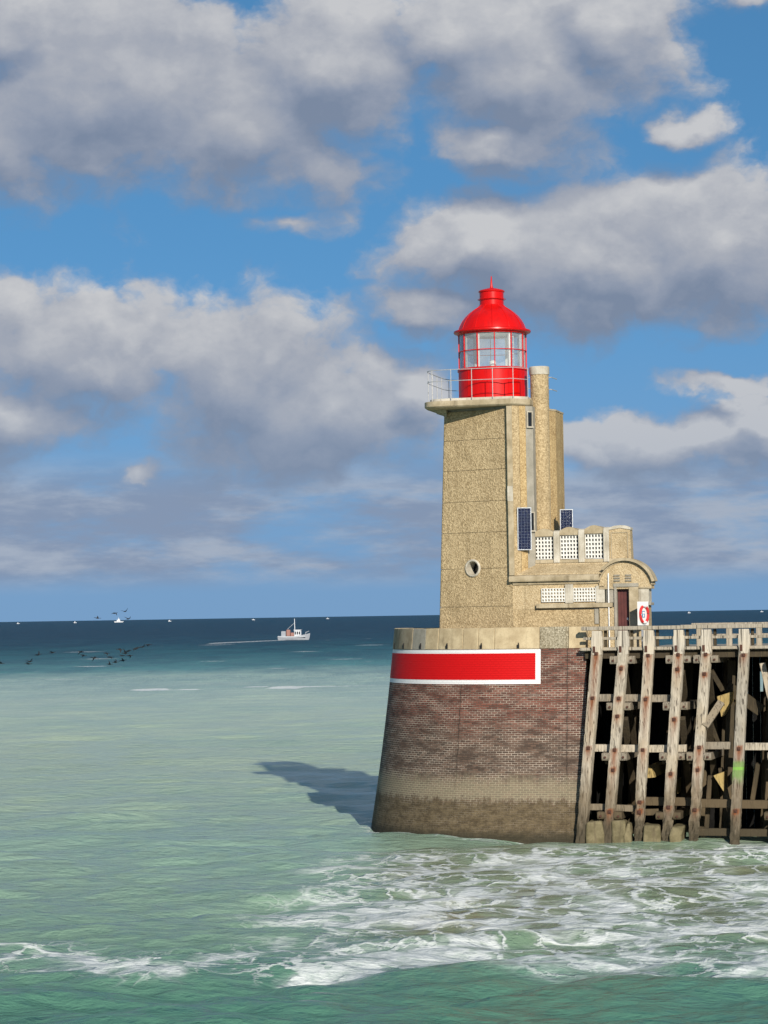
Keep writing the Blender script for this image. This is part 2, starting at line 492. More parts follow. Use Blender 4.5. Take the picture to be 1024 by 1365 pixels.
M = {
    'pebble': pebble('pebbledash', (0.30, 0.218, 0.115), (0.54, 0.42, 0.245), stain_amt=0.3),
    'pebble_orange': pebble('pebbledash_stained', (0.33, 0.22, 0.10), (0.55, 0.41, 0.21), stain=(0.16, 0.085, 0.03), stain_amt=0.75),
    'pebble_fine': pebble('pebbledash_fine', (0.39, 0.29, 0.16), (0.56, 0.45, 0.28), stain_amt=0.35, size=22.0),
    'conc': concrete('concrete_trim', (0.31, 0.25, 0.155), (0.47, 0.395, 0.27), dirt=(0.10, 0.075, 0.042), amt=0.75),
    'conc_pale': concrete('concrete_pale', (0.40, 0.36, 0.28), (0.58, 0.54, 0.45), dirt=(0.13, 0.10, 0.06), amt=0.7),
    'conc_grey': concrete('concrete_grey', (0.27, 0.25, 0.20), (0.36, 0.33, 0.27), amt=0.5),
    'cap_tan': concrete('cap_tan', (0.40, 0.31, 0.185), (0.56, 0.455, 0.285), dirt=(0.12, 0.09, 0.055), amt=0.7),
    'cap_dark': concrete('cap_dark', (0.24, 0.19, 0.12), (0.38, 0.31, 0.21), amt=0.65),
    'cap_pebble': pebble('cap_pebble', (0.20, 0.17, 0.11), (0.46, 0.41, 0.30), size=18.0),
    'brick': brick_mat(),
    'band_white': paint_on_brick('white_band_paint', (0.80, 0.79, 0.77), 0.5),
    'band_red': paint_on_brick('red_band_paint', (0.56, 0.006, 0.007), 0.2),
    'red': gloss_red(),
    'white': simple('white_paint', (0.78, 0.77, 0.74), 0.45, var=0.06),
    'grille': simple('white_grille', (0.66, 0.65, 0.60), 0.8, var=0.12, scale=9),
    'rail': simple('galvanised_rail', (0.42, 0.42, 0.41), 0.45, metal=0.2, var=0.1, scale=12),
    'dark_metal': simple('dark_metal', (0.03, 0.03, 0.032), 0.5, var=0.3),
    'rust': simple('rusty_bolt', (0.07, 0.028, 0.016), 0.9, var=0.4, scale=20, bump=0.4),
    'alu': simple('aluminium_frame', (0.50, 0.52, 0.54), 0.4, metal=0.4),
    'cells': cell_mat(),
    'door': simple('oxblood_door', (0.085, 0.018, 0.014), 0.5, var=0.2, scale=3),
    'dark_glass': simple('dark_glass', (0.012, 0.014, 0.016), 0.15, var=0.1),
    'void': simple('dark_room', (0.012, 0.011, 0.010), 0.9),
    'glass': glass_mat(),
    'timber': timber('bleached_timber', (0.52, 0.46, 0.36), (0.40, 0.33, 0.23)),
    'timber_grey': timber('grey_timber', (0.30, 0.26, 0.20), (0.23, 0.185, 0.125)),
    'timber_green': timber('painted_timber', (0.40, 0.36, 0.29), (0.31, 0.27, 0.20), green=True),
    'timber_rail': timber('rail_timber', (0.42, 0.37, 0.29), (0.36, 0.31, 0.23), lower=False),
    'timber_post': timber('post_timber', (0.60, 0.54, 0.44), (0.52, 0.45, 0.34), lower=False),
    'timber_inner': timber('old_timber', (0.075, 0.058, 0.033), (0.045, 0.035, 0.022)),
    'sunlit_inner': timber('sunlit_timber', (0.46, 0.34, 0.13), (0.34, 0.24, 0.10), lower=False),  # yellow tone paints in the sun on inner timbers
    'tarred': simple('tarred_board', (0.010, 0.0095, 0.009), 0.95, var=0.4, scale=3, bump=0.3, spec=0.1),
    'footing': concrete('footing_stone', (0.11, 0.092, 0.048), (0.22, 0.185, 0.105), dirt=(0.05, 0.032, 0.025), amt=0.6),
    'ring_red': simple('ring_red', (0.62, 0.03, 0.03), 0.5),
    'sticker': simple('blue_sticker', (0.10, 0.28, 0.42), 0.5),
    'hull': simple('grey_hull', (0.30, 0.32, 0.35), 0.5, scale=0.6),
    'orange': simple('orange_gear', (0.30, 0.15, 0.12), 0.7),
    'boat_white': simple('boat_white', (0.58, 0.60, 0.62), 0.5),
    'feather': simple('black_feather', (0.014, 0.013, 0.014), 0.7),
}


# ------------------------------------------------------------------ mesh helpers
def link(o, parent=None):
    col.objects.link(o)
    if parent is not None:
        o.parent = parent
    return o


def thing(name, label, cat, loc=(0, 0, 0), rz=0.0, group=None):
    o = bpy.data.objects.new(name, None)
    o.empty_display_size = 0.5
    o.location = loc
    o.rotation_euler = (0, 0, rz)
    o['label'] = label
    o['category'] = cat
    if group:
        o['group'] = group
    return link(o)


class MB:
    def __init__(self):
        self.v = []
        self.f = []
        self.uv = None

    def add(self, vs_, fs):
        b = len(self.v)
        self.v += [tuple(x) for x in vs_]
        self.f += [tuple(i + b for i in f) for f in fs]
        return self

    def box(self, x0, x1, y0, y1, z0, z1, mtx=None):
        v = [Vector((x, y, z)) for z in (z0, z1) for y in (y0, y1) for x in (x0, x1)]
        if mtx is not None:
            v = [mtx @ p for p in v]
        return self.add(v, [(0, 2, 3, 1), (4, 5, 7, 6), (0, 1, 5, 4), (2, 6, 7, 3), (0, 4, 6, 2), (1, 3, 7, 5)])

    def bar(self, a, b, w, h, up=(0, 0, 1)):
        a, b = Vector(a), Vector(b)
        d = (b - a)
        L = d.length
        d.normalize()
        s = d.cross(Vector(up))
        if s.length < 1e-4:
            s = d.cross(Vector((0, 1, 0)))
        s.normalize()
        u = s.cross(d)
        m = Matrix((s, d, u)).transposed().to_4x4()
        m.translation = a
        return self.box(-w / 2, w / 2, 0, L, -h / 2, h / 2, m)

    def tube(self, pts, r, n=8, closed=False):
        pts = [Vector(p) for p in pts]
        rings = []
        for i, p in enumerate(pts):
            a = pts[i - 1] if (i > 0 or closed) else p
            c = pts[(i + 1) % len(pts)] if (i < len(pts) - 1 or closed) else p
            d = (c - a).normalized()
            s = d.cross(Vector((0, 0, 1)))
            if s.length < 1e-3:
                s = d.cross(Vector((1, 0, 0)))
            s.normalize()
            u = s.cross(d)
            rings.append([p + (s * math.cos(t) + u * math.sin(t)) * r for t in [2 * math.pi * k / n for k in range(n)]])
        vs_ = [q for rg in rings for q in rg]
        m = len(rings)
        fs = []
        for i in range(m if closed else m - 1):
            j = (i + 1) % m
            for k in range(n):
                fs.append((i * n + k, i * n + (k + 1) % n, j * n + (k + 1) % n, j * n + k))
        if not closed:
            fs.append(tuple(range(n))[::-1])
            fs.append(tuple((m - 1) * n + k for k in range(n)))
        return self.add(vs_, fs)

    def lathe(self, prof, cx=0.0, cy=0.0, n=48, a0=0.0, a1=2 * math.pi, cap=False):
        full = abs(a1 - a0 - 2 * math.pi) < 1e-6
        cols = n if full else n + 1
        vs_ = []
        for i in range(cols):
            a = a0 + (a1 - a0) * i / n
            for (r, z) in prof:
                vs_.append((cx + r * math.cos(a), cy + r * math.sin(a), z))
        k = len(prof)
        fs = []
        for i in range(n):
            j = (i + 1) % cols
            for q in range(k - 1):
                fs.append((i * k + q, j * k + q, j * k + q + 1, i * k + q + 1))
        if cap and full:
            fs.append(tuple(i * k for i in range(cols))[::-1])
            fs.append(tuple(i * k + k - 1 for i in range(cols)))
        return self.add(vs_, fs)

    def loft(self, rings, cap=True):
        n = len(rings[0])
        vs_ = [p for r in rings for p in r]
        fs = []
        for i in range(len(rings) - 1):
            for k in range(n):
                k2 = (k + 1) % n
                fs.append((i * n + k, i * n + k2, (i + 1) * n + k2, (i + 1) * n + k))
        if cap:
            fs.append(tuple(range(n))[::-1])
            fs.append(tuple((len(rings) - 1) * n + k for k in range(n)))
        return self.add(vs_, fs)

    def prism(self, outline, z0, z1):
        return self.loft([[(x, y, z0) for x, y in outline], [(x, y, z1) for x, y in outline]])

    def extrude_y(self, outline, y0, y1):
        """outline in (x,z), going back from y0 to y1"""
        return self.loft([[(x, y0, z) for x, z in outline], [(x, y1, z) for x, z in outline]])

    def mesh(self, name):
        me = bpy.data.meshes.new(name)
        me.from_pydata(self.v, [], self.f)
        bm = bmesh.new()
        bm.from_mesh(me)
        bmesh.ops.recalc_face_normals(bm, faces=bm.faces)
        bm.to_mesh(me)
        bm.free()
        return me

    def build(self, name, mat, parent=None, bevel=0.0, smooth=False, angle=35, segs=2):
        me = self.mesh(name)
        o = bpy.data.objects.new(name, me)
        me.materials.append(M[mat] if isinstance(mat, str) else mat)
        link(o, parent)
        if bevel:
            b = o.modifiers.new('edge', 'BEVEL')
            b.width = bevel
            b.segments = segs
            b.limit_method = 'ANGLE'
        if smooth:
            me.polygons.foreach_set('use_smooth', [True] * len(me.polygons))
            me.set_sharp_from_angle(angle=R_(angle))
        return o


def boolean_cut(o, cutter):
    md = o.modifiers.new('cut', 'BOOLEAN')
    md.operation = 'DIFFERENCE'
    md.solver = 'EXACT'
    md.object = cutter
    dg = bpy.context.evaluated_depsgraph_get()
    me = bpy.data.meshes.new_from_object(o.evaluated_get(dg))
    o.modifiers.clear()
    o.data = me


TH = R_(-14.0)

# ------------------------------------------------------------------ sea
wave_dirs = []
for i in range(46):
    lam = 0.9 * (1.13 ** i) if i < 22 else 1.3 * (1.09 ** (i - 22))
    a = math.radians(90) + rng.normal(0, 0.55)
    wave_dirs.append((lam, a, rng.uniform(0, 6.283), 0.0088 * lam ** 0.72 * rng.uniform(0.5, 1.2)))


def gauss(x, c, s):
    return np.exp(-((x - c) / s) ** 2)


def sstep_np(x, a, b):
    t = np.clip((x - a) / (b - a), 0, 1)
    return t * t * (3 - 2 * t)


def make_sea():
    inv = np.linspace(1 / 30.0, 1 / 200.0, 520)
    r1 = 1 / inv
    r2 = 1 / np.linspace(1 / 200.0, 1 / 4000.0, 500)[1:]
    r3 = np.array([5000, 7000, 10000, 15000, 24000, 40000, 70000.0])
    r = np.concatenate([[2.0, 8.0, 16.0], r1, r2, r3])
    fine = np.linspace(-12, 12, 640)
    side = np.concatenate([12 + 0.04 * (1.28 ** np.arange(1, 26)) * 0.9])
    side = side[side < 170]
    ang = np.concatenate([-side[::-1], fine, side, [180.0]])
    A, RR = np.meshgrid(np.radians(ang), r)
    X = RR * np.sin(A)
    Y = RR * np.cos(A)
    Z = np.zeros_like(X)
    step = np.where(RR < 150, 5.4e-5 * RR ** 2, 0.0082 * RR)
    for (lam, a, ph, amp) in wave_dirs:
        k = 2 * math.pi / lam
        res = np.clip((lam / (step * 2.2) - 1), 0, 1)
        arg = k * (X * math.cos(a) + Y * math.sin(a)) + ph
        s = np.sin(arg)
        Z += amp * res * (s + 0.35 * (np.cos(2 * arg)))
    Z *= (1.0 + 1.5 * sstep_np(RR, 330, 650)) * np.where(RR > 3900, 0.0, 1.0)
    # a low breaking swell running across in front of the pier
    line = 68.6 + 0.9 * np.sin(X * 0.45 + 0.7) + 0.5 * np.sin(X * 1.1) - 0.12 * X
    Z += 0.13 * np.exp(-np.where(Y < line, ((Y - line) / 1.0) ** 2, ((Y - line) / 2.8) ** 2)) * (np.abs(A) < 0.6)
    Z[:3] = 0
    # foam cover
    lx = sstep_np(X, -11.0, -6.0)
    foam = 0.70 * np.exp(-np.where(Y < line, ((Y - line + 0.2) / 1.9) ** 2, ((Y - line) / 4.2) ** 2)) * (0.8 + 0.2 * lx)
    edge = 1.5 - (Y - 70) * 0.05
    patch = sstep_np(X - (edge - 6.5 + 0.14 * (Y - 70)), -3.5, 4.0) * sstep_np(Y, 67, 72) * sstep_np(Y, 108, 98)
    foam = np.maximum(foam, 0.44 * patch)
    streak = gauss(Y, 79 - 0.35 * X, 3.0) * sstep_np(X, -7, -1)
    foam = np.maximum(foam, 0.62 * streak)
    streak2 = gauss(Y, 92 - 0.7 * X, 3.5) * sstep_np(X, -5.5, 0)
    foam = np.maximum(foam, 0.52 * streak2)
    # backwash round the piles
    foam = np.maximum(foam, 0.98 * np.exp(-((X - 14) / 3.6) ** 2 - ((Y - 100.6) / 2.6) ** 2))
    foam = np.maximum(foam, 0.62 * np.exp(-((X - 10) / 5.0) ** 2 - ((Y - 100.5) / 3.0) ** 2))
    wash = 0.10 * np.exp(-((X + 4) / 6.0) ** 2 - ((Y - 85) / 9.0) ** 2)
    foam = np.maximum(foam, wash)
    rp_ = np.hypot(X - 7.4, Y - 114.2)
    foam = np.maximum(foam, 0.34 * gauss(rp_, 8.35, 0.5) * (X < 9))
    # white horses further out
    caps = [(-31.4, 341, 2.6, 6.0, 1.0), (-27, 340, 3.0, 2.2, 0.7), (-13.4, 341, 2.8, 6.5, 1.0), (-9.5, 344, 4.5, 3.0, 0.85), (-4.0, 345, 5, 1.6, 0.62),
            (-17.5, 347, 2.2, 3.0, 0.75),
            (-52, 410, 3.2, 2.5, 0.8), (-44, 432, 3.5, 3, 0.7), (-20, 470, 4, 3, 0.6), (-60, 520, 5, 4, 0.7), (-38, 560, 4, 4, 0.7), (8, 430, 3, 3, 0.6),
            (-9, 560, 6, 4, 0.7), (-70, 620, 6, 6, 0.7), (-22, 690, 5, 6, 0.75), (-90, 760, 8, 8, 0.7), (-5, 820, 7, 8, 0.7), (-60, 900, 9, 9, 0.7)]
    for (cx, cy, sx, sy, a) in caps:
        foam = np.maximum(foam, a * np.exp(-((X - cx) / sx) ** 2 - ((Y - cy) / sy) ** 2))
    # wake of the fishing boat
    wk = np.clip((X + 66) / 24.0, 0, 1)
    foam = np.maximum(foam, 0.9 * np.exp(-((Y - (955 + 88 * wk)) / (34 - 20 * wk)) ** 2) * ((X > -66) & (X < -41)) * (0.75 + 0.25 * wk))
    n_r, n_a = X.shape
    verts = np.stack([X, Y, Z], -1).reshape(-1, 3)
    i0 = (np.arange(n_r - 1)[:, None] * n_a + np.arange(n_a)[None, :])
    i1 = (np.arange(n_r - 1)[:, None] * n_a + (np.arange(n_a)[None, :] + 1) % n_a)
    quads = np.stack([i0, i1, i1 + n_a, i0 + n_a], -1).reshape(-1, 4)
    me = bpy.data.meshes.new('sea')
    me.vertices.add(len(verts))
    me.vertices.foreach_set('co', verts.ravel())
    me.loops.add(quads.size)
    me.loops.foreach_set('vertex_index', quads[:, ::-1].ravel().astype(np.int32))
    me.polygons.add(len(quads))
    me.polygons.foreach_set('loop_start', np.arange(0, quads.size, 4, dtype=np.int32))
    me.polygons.foreach_set('use_smooth', np.ones(len(quads), bool))
    me.update(calc_edges=True)
    at = me.attributes.new('foam', 'FLOAT', 'POINT')
    at.data.foreach_set('value', foam.ravel().astype(np.float32))
    o = bpy.data.objects.new('sea', me)
    o['kind'] = 'structure'
    link(o)
    return o


def sea_mat():
    m, N, p, co, out = new_mat('sea_water')
    pos = N.n('ShaderNodeNewGeometry').outputs['Position']
    s = N.sep(pos)
    dist = N.vmath('LENGTH', pos)
    wob = N.math('MULTIPLY_ADD', N.noise(N.scale(pos, (0.018, 0.006, 0.0)), 1.0, 4, 0.6), 0.5, -0.25)
    lg = N.math('ADD', N.math('LOGARITHM', dist, 10.0), N.math('MULTIPLY', wob, N.sstep(dist, 100, 300, 0.10, 0.30)))
    # 1.7 = 50 m ... 3.2 = 1600 m
    t = N.math('DIVIDE', N.math('SUBTRACT', lg, 1.7), 1.5, clamp=True)
    body = N.ramp(t, [(0.0, (0.075, 0.20, 0.14)), (0.07, (0.095, 0.225, 0.155)), (0.12, (0.21, 0.325, 0.225)), (0.22, (0.29, 0.415, 0.31)),
                      (0.34, (0.41, 0.50, 0.34)), (0.52, (0.46, 0.56, 0.41)), (0.625, (0.39, 0.53, 0.41)), (0.66, (0.10, 0.31, 0.275)), (0.75, (0.036, 0.185, 0.20)), (0.87, (0.018, 0.10, 0.14)), (1.0, (0.013, 0.072, 0.115))])
    # churned sand, with the brown pier's reflection painted into the water colour
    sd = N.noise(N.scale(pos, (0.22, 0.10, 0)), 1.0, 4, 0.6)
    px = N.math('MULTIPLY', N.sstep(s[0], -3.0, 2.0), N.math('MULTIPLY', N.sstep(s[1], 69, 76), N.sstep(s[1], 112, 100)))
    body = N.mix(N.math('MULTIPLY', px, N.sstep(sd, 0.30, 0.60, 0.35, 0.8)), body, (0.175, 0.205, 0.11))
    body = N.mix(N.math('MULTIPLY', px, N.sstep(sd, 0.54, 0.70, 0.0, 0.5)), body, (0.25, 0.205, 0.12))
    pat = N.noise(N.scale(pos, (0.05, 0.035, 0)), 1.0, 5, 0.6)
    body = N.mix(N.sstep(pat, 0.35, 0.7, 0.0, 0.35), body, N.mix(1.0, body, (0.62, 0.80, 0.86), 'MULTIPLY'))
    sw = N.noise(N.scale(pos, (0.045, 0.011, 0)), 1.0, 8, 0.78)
    body = N.mix(N.math('MULTIPLY', N.sstep(sw, 0.40, 0.60), N.sstep(dist, 250, 480, 0.10, 0.75)), body, N.mix(1.0, body, (0.40, 0.52, 0.62), 'MULTIPLY'))  # wave-slope shading of the far sea, painted into the water colour
    # foam lace
    at = N.n('ShaderNodeAttribute', attribute_name='foam').outputs['Fac']
    pf = N.scale(pos, (1.0, 1.0, 0.0))
    wp = N.vmath('ADD', pf, N.vmath('MULTIPLY', N.vmath('SUBTRACT', N.noise(pf, 0.34, 4, 0.58, out='Color'), (0.5, 0.5, 0.5)), (6.0, 6.5, 0)))
    vo = N.n('ShaderNodeTexVoronoi', feature='DISTANCE_TO_EDGE')
    N.link(N.scale(wp, (0.23, 0.27, 0)), vo.inputs['Vector'])
    vo.inputs['Scale'].default_value = 1.0
    vo2 = N.n('ShaderNodeTexVoronoi', feature='DISTANCE_TO_EDGE')
    wp2 = N.vmath('ADD', pf, N.vmath('MULTIPLY', N.vmath('SUBTRACT', N.noise(pf, 0.9, 4, 0.6, out='Color'), (0.5, 0.5, 0.5)), (2.4, 3.0, 0)))
    N.link(N.scale(wp2, (0.62, 0.55, 0)), vo2.inputs['Vector'])
    vo2.inputs['Scale'].default_value = 1.0
    cl = N.noise(N.scale(wp, (0.16, 0.26, 0)), 1.0, 4, 0.55)
    amt = N.math('MINIMUM', N.math('MULTIPLY_ADD', N.math('SUBTRACT', cl, 0.5), 1.7, at), 0.76)
    far = N.sstep(dist, 150, 260)
    # broad milky sheets, strands, fine lace
    sheet = N.math('MULTIPLY', N.sstep(N.math('SUBTRACT', N.math('MULTIPLY', amt, 0.34), vo.outputs['Distance']), -0.08, 0.18), 0.58)
    strand = N.sstep(N.math('SUBTRACT', N.math('MULTIPLY', amt, 0.13), vo.outputs['Distance']), -0.05, 0.04)
    lace2 = N.sstep(N.math('SUBTRACT', N.math('MULTIPLY', N.math('SUBTRACT', amt, 0.05), 0.17), vo2.outputs['Distance']), -0.045, 0.05)
    lace = N.math('MAXIMUM', N.math('MAXIMUM', sheet, strand), N.math('MULTIPLY', lace2, 0.9))
    fine = N.noise(N.scale(pos, (1.6, 1.3, 0)), 1.0, 6, 0.68)
    lace = N.math('MULTIPLY', lace, N.sstep(fine, 0.22, 0.58, 0.45, 1.0))
    lace = N.math('MULTIPLY', lace, N.sstep(at, 0.05, 0.40))
    spot = N.sstep(N.math('MULTIPLY_ADD', N.noise(N.scale(pos, (0.8, 0.25, 0)), 1.0, 4, 0.65), 0.9, at), 0.74, 1.02)
    foam = N.math('ADD', N.math('MULTIPLY', lace, N.math('SUBTRACT', 1.0, far)), N.math('MULTIPLY', spot, far), clamp=True)
    # small whitecaps scattered over the open sea
    wc = N.noise(N.scale(pos, (0.10, 0.030, 0)), 1.0, 4, 0.65)
    wcf = N.math('MULTIPLY', N.sstep(wc, 0.675, 0.72, 0.0, 0.75), N.sstep(dist, 380, 520))
    foam = N.math('MAXIMUM', foam, wcf)
    foam = N.math('MULTIPLY', foam, 0.86)
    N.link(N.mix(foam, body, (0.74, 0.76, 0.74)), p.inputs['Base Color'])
    N.link(N.math('MULTIPLY_ADD', foam, 0.6, N.sstep(dist, 60, 900, 0.16, 0.45)), p.inputs['Roughness'])
    p.inputs['IOR'].default_value = 1.333
    N.link(N.math('MULTIPLY_ADD', foam, -0.1, 0.20), p.inputs['Specular IOR Level'])
    h1 = N.noise(N.scale(pos, (0.9, 1.5, 0)), 1.0, 6, 0.62)
    h2 = N.noise(N.scale(pos, (0.10, 0.22, 0)), 1.0, 5, 0.6)
    hh = N.math('ADD', N.math('MULTIPLY', h1, N.sstep(dist, 120, 500, 1.0, 0.0)), N.math('MULTIPLY', h2, N.sstep(dist, 150, 700, 0.5, 6.0)))
    hh = N.math('ADD', hh, N.math('MULTIPLY', sw, N.sstep(dist, 220, 700, 0.0, 34.0)))
    hh = N.math('ADD', hh, N.math('MULTIPLY', foam, 0.22))
    N.link(N.bump(hh, 1.0, 0.24), p.inputs['Normal'])
    return m


sea = make_sea()
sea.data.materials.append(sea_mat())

# ------------------------------------------------------------------ brick pier head
PIER = Vector((7.4, 114.2, 0.0))
PIER_END = 2.75
pier = thing('pier_head', 'round-nosed brick pier head with a painted red and white band', 'pier', PIER, TH)


def pier_r(z):
    d = 8.85 - z
    return 7.0 + 0.10 * d + 0.004 * d * d


def pier_path(s, z, off=0.0):
    """s < 0: straight quay side to the right, s > 0: round the nose (metres at radius 7.5)"""
    r = pier_r(z) + off
    if s < 0:
        return (-s, -r)
    a = -math.pi / 2 - s / 7.5
    if s <= 7.5 * math.pi:
        return (r * math.cos(a), r * math.sin(a))
    return (s - 7.5 * math.pi, r)


def pier_shell(name, mat, s0, s1, z0, z1, off, ds=0.4, nz=24, thick=None, bevel=0.0, cap=False):
    ns = max(1, int(math.ceil((s1 - s0) / ds)))
    ss = [s0 + (s1 - s0) * i / ns for i in range(ns + 1)]
    zz = [z0 + (z1 - z0) * j / nz for j in range(nz + 1)]
    vs_, uvs, fs = [], [], []
    for s in ss:
        for z in zz:
            x, y = pier_path(s, z, off)
            vs_.append((x, y, z))
            uvs.append((s, z * 1.01))
    k = nz + 1
    for i in range(ns):
        for j in range(nz):
            fs.append((i * k + j, i * k + j + 1, (i + 1) * k + j + 1, (i + 1) * k + j))
    nf = len(vs_)
    if thick:
        for s in ss:
            for z in zz:
                x, y = pier_path(s, z, off - thick)
                vs_.append((x, y, z))
                uvs.append((s, z))
        for i in range(ns):
            for j in range(nz):
                fs.append((nf + i * k + j, nf + (i + 1) * k + j, nf + (i + 1) * k + j + 1, nf + i * k + j + 1))
            a, b = i * k, (i + 1) * k
            fs.append((a, b, nf + b, nf + a))
            fs.append((a + nz, nf + a + nz, nf + b + nz, b + nz))
        for j in range(nz):
            fs.append((j, nf + j, nf + j + 1, j + 1))
            e = ns * k
            fs.append((e + j, e + j + 1, nf + e + j + 1, nf + e + j))
    me = bpy.data.meshes.new(name)
    me.from_pydata(vs_, [], fs)
    uvl = me.uv_layers.new(name='UVMap')
    for lp in me.loops:
        uvl.data[lp.index].uv = uvs[lp.vertex_index]
    bm = bmesh.new()
    bm.from_mesh(me)
    bmesh.ops.recalc_face_normals(bm, faces=bm.faces)
    bm.to_mesh(me)
    bm.free()
    if not thick:      # an open shell: make sure it faces outwards
        p0 = me.polygons[0]
        if p0.normal.x * p0.center.x + p0.normal.y * p0.center.y < 0:
            me.flip_normals()
    me.materials.append(M[mat])
    me.polygons.foreach_set('use_smooth', [True] * len(me.polygons))
    me.set_sharp_from_angle(angle=R_(40))
    o = bpy.data.objects.new(name, me)
    link(o, pier)
    if bevel:
        b = o.modifiers.new('edge', 'BEVEL')
        b.width = bevel
        b.segments = 2
        b.limit_method = 'ANGLE'
    return o


S_BACK = 7.5 * math.pi
pier_shell('brick_wall', 'brick', -PIER_END, S_BACK + PIER_END, -2.0, 7.9, 0.0, thick=0.6, nz=40)
# flat inland end and filling
MB().extrude_y([(PIER_END - 0.8, -2.0), (PIER_END, -2.0), (PIER_END, 7.88), (PIER_END - 0.8, 7.88)], -pier_r(7.9) + 0.3, pier_r(7.9) - 0.3).build('end_wall', 'tarred', pier)
top = [pier_path(-PIER_END + 0.1 + (S_BACK + 2 * PIER_END - 0.2) * i / 60, 7.9, -0.3) for i in range(61)]
MB().prism(top, 7.5, 7.86).build('paved_top', 'conc_grey', pier)
# painted day mark
pier_shell('white_band', 'band_white', -0.82, 11.6, 6.44, 7.89, 0.004, nz=8, thick=0.03)
pier_shell('red_band', 'band_red', -0.60, 11.2, 6.62, 7.73, 0.009, nz=8, thick=0.03)
# coping blocks
cuts = [-2.75, -2.0, -0.78, 1.25, 2.05, 2.85, 4.3, 5.2, 6.3, 8.0, 9.6, 11.4, 13.4, 15.6, 18.0, 20.5, 23.0, 26.3]
kinds = ['cap_tan', 'cap_pebble', 'cap_tan', 'cap_tan', 'cap_tan', 'cap_tan', 'cap_tan', 'conc_grey', 'cap_dark', 'cap_dark', 'cap_tan', 'cap_dark', 'cap_tan', 'cap_dark', 'cap_tan', 'cap_tan', 'cap_dark']
for i in range(len(cuts) - 1):
    dz = random.uniform(-0.012, 0.012)
    pier_shell('coping_block', kinds[i], cuts[i] + 0.008, cuts[i + 1] - 0.008, 7.905, 8.81 + dz, 0.02 + random.uniform(-0.006, 0.006), nz=3, ds=0.3, thick=0.55, bevel=0.02)
for s in (0.15, 1.9, 3.75, 5.55, 7.2, 8.8):
    x, y = pier_path(s, 8.02, 0.03)
    a = math.atan2(y, x) if s > 0 else -math.pi / 2
    m4 = Matrix.Translation((x, y, 8.0)) @ Matrix.Rotation(a, 4, 'Z') @ Matrix.Scale(0.75, 4)
    MB().box(-0.25, 0.03, -0.07, 0.07, -0.09, 0.10, m4).add(
        [m4 @ Vector(v) for v in ((0.03, -0.02, 0.10), (0.03, 0.07, 0.10), (0.03, 0.03, 0.24), (-0.2, -0.02, 0.10), (-0.2, 0.07, 0.10), (-0.2, 0.03, 0.24))],
        [(0, 1, 2), (3, 5, 4), (0, 3, 4, 1), (1, 4, 5, 2), (2, 5, 3, 0)]).build('drain_hole', 'void', pier)

# ------------------------------------------------------------------ lighthouse
LO = Vector((5.38, 109.0, 7.86))
light = thing('lighthouse', 'tan pebbledash lighthouse with a glossy red lantern, gallery and low annex on the pier head', 'lighthouse', LO, TH)
Z0 = LO.z


def zl(z):
    return z - Z0


def tower_plan(z, inset=0.0):
    t = (z - 7.86) / (18.3 - 7.86)
    bx = -3.46 + 0.42 * t
    i = inset
    return [(0.05 - i, 0.12 + i), (bx + 0.03 + i, 1.30 + i), (bx - 0.04 + i, 1.34 + i), (bx - 0.07 + i, 1.41 + i), (bx + 0.25 + i, 4.6 - i), (1.45 - i, 4.6 - i), (1.45 - i, 2.9 + i), (0.8, 2.3 + i), (0.35, 0.6 + i)]


# core + cast lifts with recessed joints
core = MB().loft([[(x, y, zl(z)) for x, y in tower_plan(z, 0.05)] for z in (7.87, 18.3)]).build('tower_core', 'conc_grey', light)
lifts = [7.87, 9.72, 11.36, 12.92, 14.26, 15.62, 16.94, 18.2]
panels = []
for a, b in zip(lifts[:-1], lifts[1:]):
    o = MB().loft([[(x, y, zl(z)) for x, y in tower_plan(z)] for z in (a + 0.008, b - 0.008)]).build('wall_panel', 'pebble', light)
    panels.append(o)
# round window: cut, lining, ring, glass
wn = Vector((-1.02 + 0.12, -3.4, 0)).normalized()     # wall normal in plan (approximately)
wall_a, wall_b = Vector((0.05, 0.12, 0)), Vector((-3.35, 1.30, 0))
wdir = (wall_b - wall_a).normalized()
wn = Vector((wdir.y, -wdir.x, 0))
if wn.y > 0:
    wn = -wn
oc = wall_a + wdir * 1.98
oc.z = zl(11.38)
om = Matrix((-wdir, -wn, Vector((0, 0, 1)))).transposed().to_4x4()
om.translation = oc
om = om @ Matrix.Rotation(R_(90), 4, 'X')      # local z -> outwards


def tr(mb, m):
    mb.v = [tuple(m @ Vector(p)) for p in mb.v]
    return mb


cutter = tr(MB().lathe([(0.30, -0.9), (0.30, 0.5)], n=40, cap=True), om).build('cutter', 'void', light)
bpy.context.view_layer.update()
for o in [core] + panels[1:3]:
    boolean_cut(o, cutter)
bpy.data.objects.remove(cutter)
ow = bpy.data.objects.new('round_window', None)
link(ow, light)
tr(MB().lathe([(0.285, -0.62), (0.285, 0.0), (0.30, 0.05), (0.345, 0.065), (0.385, 0.03), (0.39, -0.03), (0.31, -0.03), (0.31, -0.62), (0.285, -0.62)], n=40), om).build('surround', 'conc_pale', ow, smooth=True)
tr(MB().lathe([(0.001, -0.55), (0.30, -0.55), (0.30, -0.58), (0.001, -0.58)], n=40), om).build('pane', 'dark_glass', ow)

# gallery
GC = Vector((-1.16, 2.62))


